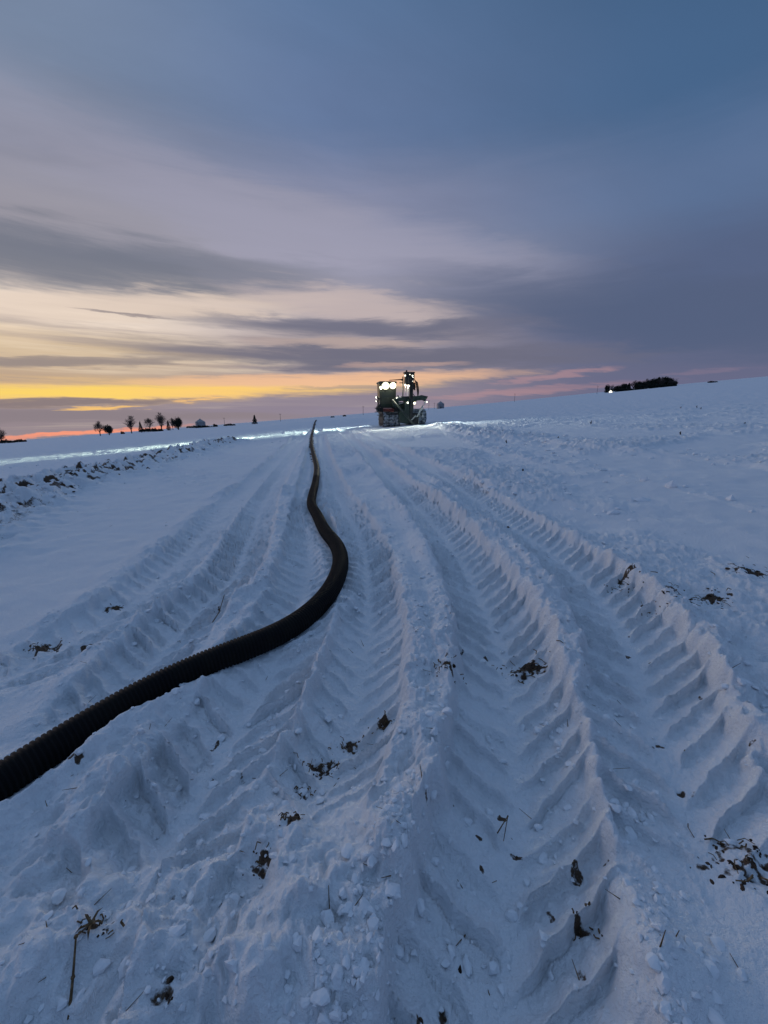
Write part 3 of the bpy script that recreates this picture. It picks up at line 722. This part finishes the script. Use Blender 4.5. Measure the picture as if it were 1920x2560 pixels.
# dead stubs standing on the far right field
for X, Y, hgt, lb in [(1476, 1064, .24, 'dark stalk stub standing alone in mid-field below the lit house'), (1702, 1024, .22, 'left one of the three far stalk stubs below the woodlot'),
                      (1742, 1022, .20, 'middle one of the three far stalk stubs below the woodlot'), (1752, 1024, .17, 'right one of the three far stalk stubs below the woodlot'),
                      (1267, 1111, .14, 'dark stalk stub in the churned snow right of the machine'), (1700, 1091, .12, 'small stalk stub in the churned snow near the right side'),
                      (1862, 1066, .12, 'stalk stub on smooth snow nearest the right edge'), (1308, 1190, .07, 'tiny dark stub beside the right-hand wheel track'), (1395, 1101, .12, 'stalk stub in the middle of the churned band')]:
    gx, gy = px_ground(X, Y); b = (gx, gy, gz(gx, gy) - .03); mb = MB()
    a = rng.uniform(-.3, .3)
    mb.bar((0, 0, 0), (a * hgt, 0, hgt), .012 + hgt * .05, .010 + hgt * .02, 6)
    mb.bar((a * hgt * .5, 0, hgt * .5), (a * hgt * .5 - .3 * hgt, .1 * hgt, hgt * .72), .014 + .03 * hgt, .008, 5)
    o = mb.build('stalk_stub', m_bark, None, loc=b)
    tag(o, lb, 'dead stalk', 'stalk stubs on the right field')

# ------------------------------------------------------------------ trees, farm buildings and poles on the skyline
def at_px(X, Ybase, D):
    """ground point at distance D in the direction of a surveyed point"""
    d = px_dir(X, Ybase); k = D / d.y
    x, y = d.x * k, D
    return (x, y, gz(x, y)), d.z * k + H_CAM
def place(X, Y, D):
    (x, y, z), zt = at_px(X, Y, D); return Vector((x, y, z)), zt
def leafball(mb, c, rad, n, size, fn=None):
    for i in range(n):
        for _ in range(20):
            p = Vector((rng.uniform(-1, 1), rng.uniform(-1, 1), rng.uniform(-1, 1)))
            if p.length <= 1: break
        p = p * (.55 + .45 * rng.random()) ** .5
        p = Vector((p.x * rad[0], p.y * rad[1], p.z * rad[2])) + Vector(c)
        a = Vector((rng.gauss(0, 1), rng.gauss(0, 1), rng.gauss(0, 1))).normalized(); b = a.orthogonal().normalized()
        s = size * rng.uniform(.6, 1.4); c2 = a.cross(b)
        mb.add([p + b * s, p + c2 * s * .8, p - b * s * .7, p - c2 * s], [(0, 1, 2, 3)])
def tree(kind, X, Ytop, Ybase, wpx, D, label, group=None, name='tree', low=False):
    g, zb = place(X, Ybase, D); m = D / FPX * 1.03
    hgt = (Ybase - Ytop) * m; wid = wpx * m
    e = empty(name, g - Vector((0, 0, .1)))
    # top should reach the surveyed height even where the foot hides behind the rise
    hgt = max(hgt, hgt + (zb - g.z)) if abs(zb - g.z) < hgt * .8 else hgt
    tb = MB(); cr = MB()
    if kind == 'bare':
        tb.bar((0, 0, 0), (0, 0, hgt * .30), wid * .055, wid * .045, 7)
        def br(p, d, l, r, lev):
            q = p + d * l; (tb if lev < 2 else cr).bar(p, q, r, r * .6, 4 if lev else 5)
            if lev >= 4: return
            for k in range(3 if lev < 3 else 4):
                dd = (d + Vector((rng.gauss(0, .50), rng.gauss(0, .50), rng.gauss(.10, .25)))).normalized()
                br(p + d * l * rng.uniform(.55, 1), dd, l * rng.uniform(.58, .8), r * .55, lev + 1)
        for k in range(4):
            t = k * 1.57 + rng.random(); sp = wid / hgt * .75
            br(Vector((0, 0, hgt * rng.uniform(.16, .30))), Vector((math.cos(t) * sp, math.sin(t) * sp, 1)).normalized(), hgt * .27, wid * .034, 0)
        # fine twigs in uneven lobes
        lobes = [(rng.uniform(-.26, .26), rng.uniform(-.26, .26), rng.uniform(.36, .80), rng.uniform(.13, .27)) for _ in range(9)] + [(rng.uniform(-.1, .1), 0, .84, .14)]
        for i in range(640):
            lx, ly, lz, lr = rng.choice(lobes); t = rng.uniform(0, 6.28); q = lr * rng.random() ** .5; v = rng.uniform(-1, 1)
            p = Vector(((lx + math.cos(t) * q) * wid, (ly + math.sin(t) * q) * wid, hgt * (lz + v * lr * .62)))
            d = Vector((lx + rng.gauss(0, .35), ly + rng.gauss(0, .35), .8)).normalized()
            cr.bar(p, p + d * hgt * rng.uniform(.05, .11), .020 + .004 * hgt, .010, 3)
        cm = m_twig
    elif kind == 'round':
        tb.bar((0, 0, 0), (0, 0, hgt * .45), wid * .05, wid * .03, 7)
        for k in range(9):
            t = k * .7; q = rng.uniform(.1, .27) * wid
            tb.bar((0, 0, hgt * .2), (math.cos(t) * q, math.sin(t) * q, hgt * rng.uniform(.4, .7)), wid * .02, wid * .01, 4)
            leafball(cr, (math.cos(t) * q, math.sin(t) * q, hgt * rng.uniform(.35, .66)), (wid * .24, wid * .24, hgt * .26), 150, wid * .035)
        leafball(cr, (0, 0, hgt * .5), (wid * .42, wid * .42, hgt * .46), 700, wid * .035)
        if low: leafball(cr, (0, 0, hgt * .16), (wid * .5, wid * .4, hgt * .22), 420, wid * .04)
        cm = m_green
        if low: pass
    else:
        tb.bar((0, 0, 0), (0, 0, hgt * .9), wid * .05, wid * .01, 6)
        for lv in range(9):
            z = hgt * (.10 + .095 * lv); R = wid * .5 * (1 - lv / 9.3) * rng.uniform(.8, 1.15)
            for k in range(8):
                t = k * .785 + lv * .5 + rng.uniform(-.2, .2)
                leafball(cr, (math.cos(t) * R * .6, math.sin(t) * R * .6, z), (R * .45 + .05, R * .45 + .05, hgt * .07), 13, wid * .05)
        leafball(cr, (0, 0, hgt * .93), (wid * .05, wid * .05, hgt * .06), 16, wid * .03)
        cm = m_green
    tb.build('trunk', m_bark, e); cr.build('crown', cm, e)['kind'] = 'stuff'
    tag(e, label, 'tree', group)
    return e
def shrub(X, Ytop, Ybase, wpx, D, label, name='shrub', cat='shrub'):
    g, zb = place(X, Ybase, D); m = D / FPX * 1.03; hgt = (Ybase - Ytop) * m; wid = wpx * m
    e = empty(name, g - Vector((0, 0, .15))); tb = MB(); cr = MB()
    n = max(5, int(wid / max(hgt, .5) * 4))
    for k in range(n):
        x = (k + .5) / n * wid - wid / 2 + rng.uniform(-.2, .2); hh = hgt * rng.uniform(.6, 1.0) * (1 - .35 * abs(2 * x / wid) ** 3)
        tb.bar((x, 0, 0), (x + rng.uniform(-.2, .2), 0, hh * .7), .05, .02, 4)
        leafball(cr, (x, rng.uniform(-.5, .5), hh * .52), (wid / n * .95 + .25, .8, hh * .5), 130, .06 * hgt + .05)
    tb.build('stems', m_bark, e)['kind'] = 'stuff'; cr.build('crown', m_green, e)['kind'] = 'stuff'; tag(e, label, cat)
D1 = 260.0
tree('bare', 3, 1070, 1098, 22, D1, 'bare tree cut by the left edge of the picture')
shrub(15, 1091, 1102, 36, D1, 'dark bush at the left edge below the bare tree')
shrub(50, 1090, 1099, 27, D1, 'dark low bush just right of the left-edge bush')
tree('bare', 249, 1053, 1078, 20, D1, 'leftmost whole bare tree, beside the round evergreen in the glow')
tree('round', 272, 1060, 1079, 25, D1, 'round dark evergreen right of the leftmost whole bare tree')
shrub(305, 1064, 1073, 7, D1, 'tiny lone shrub between the round evergreen and the tall bare tree')
tree('bare', 328, 1041, 1075, 22, D1, 'tall slender bare tree standing alone at the end of the red glow')
tree('cone', 352, 1053, 1072, 14, D1, 'dark conifer at the left end of the farmyard hedge')
shrub(378, 1060, 1071, 56, D1, 'long dark hedge at the left of the farmyard', 'hedge', 'hedge')
tree('bare', 374, 1046, 1068, 21, D1 + 25, 'low round bare tree behind the left farmyard hedge')
tree('bare', 403, 1032, 1066, 25, D1 + 10, 'tallest bare tree of the farmyard, between hedge and dome evergreen')
tree('cone', 421, 1051, 1067, 13, D1, 'small conifer at the foot of the tallest bare tree')
tree('bare', 431, 1045, 1064, 12, D1 + 30, 'faint thin bare tree just left of the dome-shaped evergreen')
tree('round', 445, 1040, 1064, 27, D1, 'dome-shaped dark evergreen left of the farm bin')
shrub(500, 1054, 1061, 64, D1, 'low dark hedge in front of the farm bin', 'hedge', 'hedge')
shrub(537, 1048, 1057, 8, D1, 'small round shrub right of the farm bin')
shrub(562 + 11, 1048, 1055, 26, D1, 'low dark thicket beside the skyline pole left of the spruce')
tree('cone', 637, 1037, 1055, 16, 220, 'lone spruce on the skyline left of the pipe')
shrub(831, 1034, 1038, 9, 300, 'low tuft on the skyline right of the pipe end')
shrub(861, 1031, 1036, 8, 300, 'low tuft on the skyline nearer the machine')
shrub(1556, 973, 981, 70, 432, 'low dark undergrowth along the left half of the woodlot', 'undergrowth')
shrub(1640, 963, 975, 90, 432, 'low dark undergrowth along the right half of the woodlot', 'undergrowth')
shrub(1780, 956, 961, 20, 420, 'dark low scrub on the skyline right of the woodlot')

def bin_(X, Ytop, Ybase, wpx, D, label):
    g, zb = place(X, Ybase, D); m = D / FPX * 1.03; hgt = (Ybase - Ytop) * m; R = wpx * m / 2
    e = empty('grain_bin', g - Vector((0, 0, .3))); n = 28; w = MB(); he = hgt * .66 + .3
    rings = 7
    for k in range(rings):
        z0, z1 = he * k / rings, he * (k + 1) / rings
        w.bar((0, 0, z0), (0, 0, z0 + (z1 - z0) * .94), R, R, n); w.bar((0, 0, z0 + (z1 - z0) * .94), (0, 0, z1), R * .985, R * .985, n)
    w.build('wall', m_steel, e)
    r = MB(); r.bar((0, 0, he), (0, 0, hgt + .25), R * 1.05, R * .12, n); rf = r.build('roof', m_steel, e)
    MB().bar((0, 0, hgt + .2), (0, 0, hgt + .6), R * .13, R * .13, 12).build('cap', m_steel, rf)
    d = MB(); d.box((0, -R - .02, 1.2), (1.0, .12, 2.1)); d.build('door', m_dark, e)
    l = MB(); 
    for s in (-.22, .22): l.bar((R * .5 + s, -R * .9, 0), (R * .5 + s, -R * .9, he), .03)
    for k in range(int(he / .4)): l.bar((R * .5 - .22, -R * .9, .3 + k * .4), (R * .5 + .22, -R * .9, .3 + k * .4), .02, n=4)
    l.build('ladder', m_steel, e); tag(e, label, 'grain bin')
bin_(501, 1039, 1059, 22, 300, 'grey grain bin with pointed roof among the farm hedges at left')
bin_(1101, 1002, 1018, 17.5, 400, 'grey grain bin with pointed roof right of the machine')

def pole(X, Ytop, Ybase, D, label):
    g, zb = place(X, Ybase, D); m = D / FPX * 1.03; hgt = (Ybase - Ytop) * m
    e = empty('utility_pole', g - Vector((0, 0, .3)))
    MB().bar((0, 0, 0), (0, 0, hgt + .3), .16, .11, 8).build('post', m_pole, e)
    MB().box((0, 0, hgt - .3), (2.0, .12, .14)).build('crossarm', m_pole, e)
    for x in (-.85, 0, .85): MB().bar((x, 0, hgt - .22), (x, 0, hgt - .02), .06, .04, 6).build('insulator', m_pole, e)
    tag(e, label, 'utility pole', 'poles along the skyline')
for X, a, b, D, lb in [(561, 1036, 1055, 330, 'thin pole left of the lone spruce on the skyline'), (701, 1030, 1048, 330, 'thin skyline pole left of the pipe end'), (908, 1014, 1034, 330, 'thin skyline pole just left of the machine'),
                       (1072, 1000, 1021, 380, 'thin skyline pole between machine and grain bin'), (1086, 1006, 1020, 430, 'shorter skyline pole close beside the grain bin'),
                       (1286, 984, 1003, 420, 'thin skyline pole below the pink streak of cloud'), (1492, 968, 986, 430, 'thin skyline pole left of the lit house')]:
    pole(X, a, b, D, lb)

# lit house and woodlot on the right skyline
def house():
    g, zb = place(1526, 984, 400); m = 400 / FPX * 1.05
    e = empty('farm_house', g - Vector((0, 0, .3)), math.radians(-24)); w, l, hh, rf = 3.0, 7.0, 2.2, 2.2
    MB().prism([(-w / 2, 0), (w / 2, 0), (w / 2, hh * .6), (0, hh * .6 + 1.5), (-w / 2, hh * .6)], 0, l).build('wall', m_white, e)
    MB().prism([(-w / 2 + .15, .25), (w / 2 - .15, .25), (w / 2 - .15, hh * .6), (0, hh * .6 + 1.30), (-w / 2 + .15, hh * .6)], -.06, -.01).build('gable_glow', m_lit, e)  # wall face that glows to look lit
    for s in (-1, 1):
        MB().prism([(s * (w / 2 + .3), hh * .6 - .22), (0, hh * .6 + 1.56), (0, hh * .6 + 1.72), (s * (w / 2 + .3), hh * .6 - .04)], -.3, l + .3).build('roof', m_roof, e)
    MB().box((.5, l * .6, hh * .6 + 1.9), (.5, .5, 1.0)).build('chimney', m_roof, e)
    tag(e, 'small gabled house with a brightly lit end wall on the right skyline', 'house')
house()
wl = [(1516, 968, 984, 12), (1531, 967, 981, 14), (1545, 965, 979, 15), (1558, 963, 978, 14), (1570, 962, 978, 14), (1582, 960, 977, 16), (1594, 958, 976, 16), (1604, 958, 975, 15), (1614, 955, 974, 17),
      (1624, 954, 973, 17), (1634, 953, 972, 18), (1643, 951, 972, 18), (1652, 951, 971, 18), (1660, 949, 971, 19), (1668, 950, 970, 18), (1676, 955, 969, 17), (1683, 958, 968, 14)]
for i, (X, a, b, w) in enumerate(wl):
    k = ('round', 'bare', 'round', 'round', 'cone', 'bare', 'round')[i % 7]
    tree(k, X, a - 1 + (i * 7 % 5) - 2, b + 2.5, w * (1.2 + .12 * (i * 5 % 4)), 440 + 8 * (i % 3), 'leftmost woodlot tree, beside the lit house' if i == 0 else 'rightmost tree of the woodlot on the right skyline' if i == len(wl) - 1 else 'tree inside the dark woodlot stretching right of the lit house', 'woodlot trees on the right skyline', low=True)

# ------------------------------------------------------------------ the drainage plough
def ZX(zx, zz): return ((zx - 750) / 211.0, (1262 - zz) / 211.0)
YAW = math.radians(10)
mg = Vector((MACH[0], MACH[1], gz(*MACH) - .02))
PL = empty('drainage_plough', mg, YAW); PL.scale = (.93, .93, .89)
tag(PL, 'dark green tracked drainage plough with cab, tall mast and blazing work lamps', 'machine')
def P(zx, zz, y): a, b = ZX(zx, zz); return (a, y, b)
def tracks(x0, x1, ztop, y0, y1, zoff, label):
    hgt = ztop; R = hgt / 2; e = empty('crawler_track', (0, 0, zoff)); e.parent = PL
    prof = []
    for k in range(13): t = math.pi / 2 + math.pi * k / 12; prof.append((y0 + R + math.cos(t) * R, R + math.sin(t) * R))
    for k in range(13): t = -math.pi / 2 + math.pi * k / 12; prof.append((y1 - R + math.cos(t) * R * .85, R + math.sin(t) * R))
    b = MB().prism_x(prof, x0 + .06, x1 - .06).build('belt', m_rubber, e)
    # cleats with snow packed between them
    per = []; n = len(prof)
    L_ = [0]
    for i in range(n): a, c = prof[i], prof[(i + 1) % n]; L_.append(L_[-1] + math.hypot(c[0] - a[0], c[1] - a[1]))
    m = 26
    for k in range(m):
        s = L_[-1] * k / m; i = max(j for j in range(n) if L_[j] <= s); f = (s - L_[i]) / max(1e-6, L_[i + 1] - L_[i])
        a, c = prof[i], prof[(i + 1) % n]; y, z = a[0] + (c[0] - a[0]) * f, a[1] + (c[1] - a[1]) * f
        nx, nz = (c[1] - a[1]), -(c[0] - a[0]); l = math.hypot(nx, nz) or 1; ny, nz = -nx / l, -nz / l
        rot = Matrix.Rotation(math.atan2(c[1] - a[1], c[0] - a[0]), 3, 'X')
        MB().box(((x0 + x1) / 2, y, z), (x1 - x0, .07, .14), rot).build('cleat', m_dark, e)
        if k % 1 == 0:
            for seg in range(3):
                if rng.random() < .06: continue
                w = (x1 - x0) / 3; sx = x0 + w * (seg + .5); s2 = L_[-1] * (k + .5) / m
                i2 = max(j for j in range(n) if L_[j] <= s2); f2 = (s2 - L_[i2]) / max(1e-6, L_[i2 + 1] - L_[i2]); a2, c2 = prof[i2], prof[(i2 + 1) % n]
                y2, z2 = a2[0] + (c2[0] - a2[0]) * f2, a2[1] + (c2[1] - a2[1]) * f2
                mb = MB(); V0 = ICO_V.copy(); V0 = np.sign(V0) * np.abs(V0) ** .6
                V0 = V0 * np.array([w * .54, .17, .10]) * (1 + .10 * nr_.randn(len(V0), 1))
                r2 = Matrix.Rotation(math.atan2(c2[1] - a2[1], c2[0] - a2[0]), 3, 'X')
                mb.add([(Vector(v.tolist()) @ r2.transposed()) + Vector((sx, y2, z2)) for v in V0], ICO_F)
                mb.build('packed_snow', m_caked, e, smooth=True)
    for yy in np.linspace(y0 + R, y1 - R, 4):
        MB().bar((x0 - .02, yy, R * .8), (x0 + .10, yy, R * .8), R * .55, R * .5, 16).build('roller', m_dark, e)
        MB().bar((x1 - .10, yy, R * .8), (x1 + .02, yy, R * .8), R * .5, R * .55, 16).build('roller', m_dark, e)
    e['label'] = label
xl0, _ = ZX(420, 0); xl1, _ = ZX(738, 0); xr0, _ = ZX(990, 0); xr1, _ = ZX(1268, 0)
tracks(xl0, xl1, 1.34, -1.1, 1.9, -.02, 'left track caked with snow blocks')
tracks(xr0, xr1, 1.40, -.7, 2.3, .10, 'right track caked with snow')
def part(name, mb, m, parent=PL, bevel=0.0, smooth=False): return mb.build(name, m, parent, bevel, smooth)
part('chassis', MB().box((.15, .6, .95), (3.0, 3.4, .5)).box((.15, .5, .62), (1.2, 2.6, .5)), m_dark, bevel=.03)
part('rear_beam', MB().box(((ZX(515, 0)[0]), -.95, ZX(0, 952)[1]), (.95, .22, .30)), m_rust, bevel=.02)
part('fender', MB().box((ZX(500, 0)[0], .3, ZX(0, 905)[1]), (1.2, 2.2, .08)).box((ZX(405, 0)[0], .3, 1.40), (.08, 2.2, .5)), m_dark, bevel=.015)
# cab
cx0, cx1 = ZX(372, 0)[0], ZX(690, 0)[0]; cz0, cz1 = ZX(0, 900)[1], ZX(0, 432)[1]
cab = empty('cab', (0, 0, 0)); cab.parent = PL
part('cab_floor', MB().box(((cx0 + cx1) / 2, .55, cz0 + .16), (cx1 - cx0, 1.5, .36)), m_green_paint, cab, .03)
part('lower_panel', MB().box(((cx0 + cx1) / 2, -.17, cz0 + .60), (cx1 - cx0 - .04, .06, .55)), m_grey_paint, cab, .015)
for x, y in ((cx0 + .05, -.16), (cx1 - .05, -.16), (cx0 + .05, 1.25), (cx1 - .05, 1.25)):
    w = .17 if (x < 0 - 1 and y < 0) else .09
    k = -.06 if x < -1.2 else 0
    part('pillar', MB().bar((x - k, y, cz0 + .3), (x, y, cz1), w * .62, w * .55, 6), m_grey_paint, cab)
part('rear_window', MB().box(((cx0 + cx1) / 2, -.17, (cz0 + .88 + cz1 - .32) / 2), (cx1 - cx0 - .2, .03, cz1 - .32 - cz0 - .88)), m_glass, cab)
part('side_window', MB().box((cx0 + .03, .55, (cz0 + .4 + cz1) / 2), (.03, 1.3, cz1 - cz0 - .5)), m_glass, cab)
part('side_window', MB().box((cx1 - .03, .55, (cz0 + .4 + cz1) / 2), (.03, 1.3, cz1 - cz0 - .5)), m_glass, cab)
part('front_window', MB().box(((cx0 + cx1) / 2, 1.25, (cz0 + .4 + cz1) / 2), (cx1 - cx0 - .2, .03, cz1 - cz0 - .5)), m_glass, cab)
part('roof', MB().box(((cx0 + cx1) / 2, .55, cz1 + .05), (cx1 - cx0 + .12, 1.75, .16), None, .94).box(((cx0 + cx1) / 2, -.20, cz1 - .22), (cx1 - cx0 - .04, .10, .40)), m_grey_paint, cab, .03)
part('seat', MB().box((-.95, .5, cz0 + .7), (.55, .55, .15)).box((-.95, .30, cz0 + 1.1), (.52, .14, .75)), m_dark, cab, .04)
def lamp(zx, zz, y, r, m, aim, energy=0, size=60, col=(1, .97, .82), parent=PL, blend=.6):
    p = Vector(P(zx, zz, y)); d = Vector(aim).normalized(); e = empty('work_lamp', p); e.parent = parent
    MB().bar(-d * .16, -d * .005, r * .7, r * 1.08, 16).build('housing', m_dark, e)
    MB().bar(-d * .004, d * .02, r, r * .96, 16).build('lens', m, e)
    MB().bar((0, 0, -r * 1.0), (0, 0, -r * 1.5), .03, .03, 6).build('bracket', m_dark, e)
    if energy:
        ld = bpy.data.lights.new('lamp_beam', 'SPOT'); ld.energy = energy; ld.spot_size = math.radians(size); ld.spot_blend = blend; ld.color = col; ld.shadow_soft_size = r
        lo = bpy.data.objects.new('lamp_beam', ld); COL.objects.link(lo); lo.parent = e; lo.location = d * .06
        if r > .2:
            pd = bpy.data.lights.new('spill_helper', 'POINT'); pd.energy = 12; pd.color = (1, .95, .62); pd.shadow_soft_size = r  # added point light before the lens, brightens the cab around it
            po = bpy.data.objects.new('spill_helper', pd); COL.objects.link(po); po.parent = e; po.location = d * .45
        lo.rotation_euler = (-d).to_track_quat('Z', 'Y').to_euler()
    return e
lamp(478, 492, -.42, .36, m_lens, (-.10, -1, -.18), 900, 110, (1, .98, .78))
lamp(618, 487, -.42, .31, m_lens, (.05, -1, -.25), 700, 110, (1, .98, .78))
lamp(392, 530, -.30, .15, m_lens, (-.75, -.55, -.12), 0)
# mast
mz = ZX
part('mast', MB().box((mz(925, 0)[0], -1.35, (mz(0, 300)[1] + mz(0, 1200)[1]) / 2), (.30, .30, mz(0, 300)[1] - mz(0, 1200)[1])), m_dark, bevel=.02)
part('mast_head', MB().prism([mz(795, 262), mz(968, 268), mz(972, 330), mz(945, 470), (mz(800, 0)[0], mz(0, 475)[1]), mz(808, 300)], -1.62, -1.02), m_dark, bevel=.03)
part('head_plate', MB().box((mz(880, 0)[0], -1.3, mz(0, 262)[1]), (.90, .72, .10)), m_dark, bevel=.02)
part('beacon', MB().bar(P(835, 262, -1.3), P(835, 236, -1.3), .03, .03).bar(P(835, 240, -1.3), P(835, 216, -1.3), .085, .06, 12), m_dark)
part('lift_cylinder', MB().bar(P(856, 480, -1.66), P(856, 590, -1.66), .055).bar(P(856, 590, -1.66), P(848, 690, -1.66), .04), m_rod)
part('lift_cylinder', MB().bar(P(806, 500, -1.66), P(806, 640, -1.66), .04).bar(P(806, 640, -1.66), P(806, 690, -1.66), .03), m_rod)
part('guide_post', MB().bar(P(772, 330, -1.2), P(776, 700, -1.2), .055, .055, 8), m_grey_paint)
part('aerial_arm', MB().bar(P(540, 392, -.6), P(760, 384, -1.2), .035, .06, 6), m_rust)
part('mast_bracket', MB().box((mz(745, 0)[0], -1.2, mz(0, 445)[1]), (.35, .08, .06)).box((mz(760, 0)[0], -1.2, mz(0, 392)[1]), (.20, .10, .12)), m_dark)
part('centre_column', MB().prism([mz(812, 760), mz(945, 760), mz(940, 1000), mz(960, 1190), mz(830, 1215), mz(700, 1190), mz(690, 1000), mz(790, 930)], -1.45, -.55), m_green_paint, bevel=.03)
part('main_arm', MB().prism([mz(560, 770), mz(680, 700), mz(900, 690), mz(1060, 685), mz(1135, 668), mz(1262, 694), mz(1205, 785), mz(1165, 762), mz(1040, 775), mz(985, 860), mz(930, 850), mz(900, 775), mz(700, 790), mz(690, 900), mz(600, 900)], -1.25, -.85), m_green_paint, bevel=.03)
part('arm_rail', MB().bar(P(640, 735, -1.32), P(740, 712, -1.32), .035), m_rod)
part('arm_rail', MB().bar(P(690, 840, -1.32), P(790, 815, -1.32), .03), m_rod)
part('side_post', MB().bar(P(803, 790, -1.5), P(803, 990, -1.5), .045), m_grey_paint)
part('stay_cylinder', MB().bar(P(1205, 775, -1.5), P(1165, 850, -1.5), .06, .06).bar(P(1150, 870, -1.5), P(1085, 985, -1.5), .085, .085, 10).bar(P(1085, 985, -1.5), P(1035, 1085, -1.5), .05, .05), m_rod)
part('plough_shank', MB().bar(P(1010, 1060, -1.55), P(925, 1142, -1.6), .06, .05), m_rod)
part('pipe_chute', MB().bar(P(560, 760, -1.55), P(935, 1222, -2.3), .085, .10, 10), m_grey_paint, smooth=True)
part('plough_blade', MB().prism([mz(900, 1100), mz(1080, 1090), mz(1090, 1235), mz(880, 1235)], -1.3, -.9), m_dark, bevel=.03)
for k in range(5):
    o = k * .05
    part('hydraulic_hose', MB().path([P(965, 345 + 12 * k, -1.4 - o), P(1000 + 7 * k, 440, -1.45 - o), P(1022 + 7 * k, 545, -1.45 - o), P(1040 + 4 * k, 620, -1.4 - o), P(1052, 690, -1.3 - o)], .022), m_rubber)
for k in range(4): part('hydraulic_hose', MB().path([P(950 + 14 * k, 440, -1.35), P(965 + 12 * k, 530, -1.4), P(1000 - 6 * k, 578, -1.4), P(960, 480 + 20 * k, -1.3)], .03), m_rubber)
part('hydraulic_hose', MB().path([P(945, 700, -1.4), P(960, 650, -1.4), P(990, 690, -1.4), P(1010, 700, -1.3)], .03), m_rubber)
# ladder, mirror and step at the left side
part('mirror_post', MB().bar(P(352, 740, -.2), P(352, 870, -.2), .035).box(P(350, 735, -.2), (.16, .08, .22)), m_dark)
part('tool_box', MB().prism([mz(350, 845), mz(395, 880), mz(440, 930), mz(430, 990), mz(330, 985), mz(300, 920), mz(330, 870)], -.6, .2), m_dark, bevel=.02)
for a_, d_ in ((P(305, 916, -.4), (.34, .4, .05)), (P(300, 990, -.4), (.24, .4, .06)), (P(335, 1050, -.4), (.20, .4, .05))): part('step', MB().box(a_, d_), m_dark)
part('side_hose', MB().path([P(335, 860, -.3), P(326, 800, -.3), P(345, 745, -.3)], .012), m_rubber)
part('hydraulic_tank', MB().box((ZX(760, 0)[0], -.35, ZX(0, 905)[1]), (.75, .7, 1.0)), m_green_paint, bevel=.04)
part('radiator_housing', MB().box((ZX(860, 0)[0], .1, ZX(0, 1010)[1]), (1.1, .8, 1.1)), m_dark, bevel=.04)
part('valve_block', MB().box((ZX(650, 0)[0], -.55, ZX(0, 930)[1]), (.5, .5, .55)), m_dark, bevel=.03)
part('engine_hood', MB().box((.9, 1.5, 1.75), (1.3, 2.0, .9)), m_green_paint, bevel=.05)
part('exhaust', MB().bar((.25, 1.5, 2.2), (.25, 1.5, 2.9), .06, .06), m_dark)
part('counter_frame', MB().box((.2, 2.6, 1.0), (2.6, .3, .6)), m_green_paint, bevel=.03)
# work lamps on the mast and arm
for zx, zz, y, r in ((928, 322, -1.68, .085), (938, 352, -1.66, .05), (792, 320, -1.64, .09), (785, 490, -1.7, .085), (822, 497, -1.7, .06), (861, 508, -1.74, .095), (935, 420, -1.66, .035), (880, 300, -1.66, .05)):
    lamp(zx, zz, y, r * .72, m_lens_s, (0, -1, -.2))
lamp(851, 815, -1.56, .08, m_lens_s, (0, -1, -.3))
lamp(985, 822, -1.50, .11, m_lens, (.25, -1, -.55), 300, 100, (.95, 1, .88))
lamp(1190, 797, -1.5, .05, m_lens_s, (0, -1, -.4))
# side-facing floods
lamp(352, 700, 1.2, .10, m_lens_s, (-1, -.14, -.150), 60000, 25, (.82, 1, .78), blend=1.0)
lamp(352, 775, 1.2, .08, m_lens_s, (-1, -.10, -.34), 5000, 50, (.80, 1, .84), blend=1.0)
lamp(1232, 800, -1.3, .07, m_lens_s, (.55, -1, -.62), 900, 95, (.86, 1, .95), blend=.9)
lamp(690, 640, 1.5, .10, m_lens_s, (-.75, .1, -.42), 1600, 60, (.86, 1, .95), blend=.9)
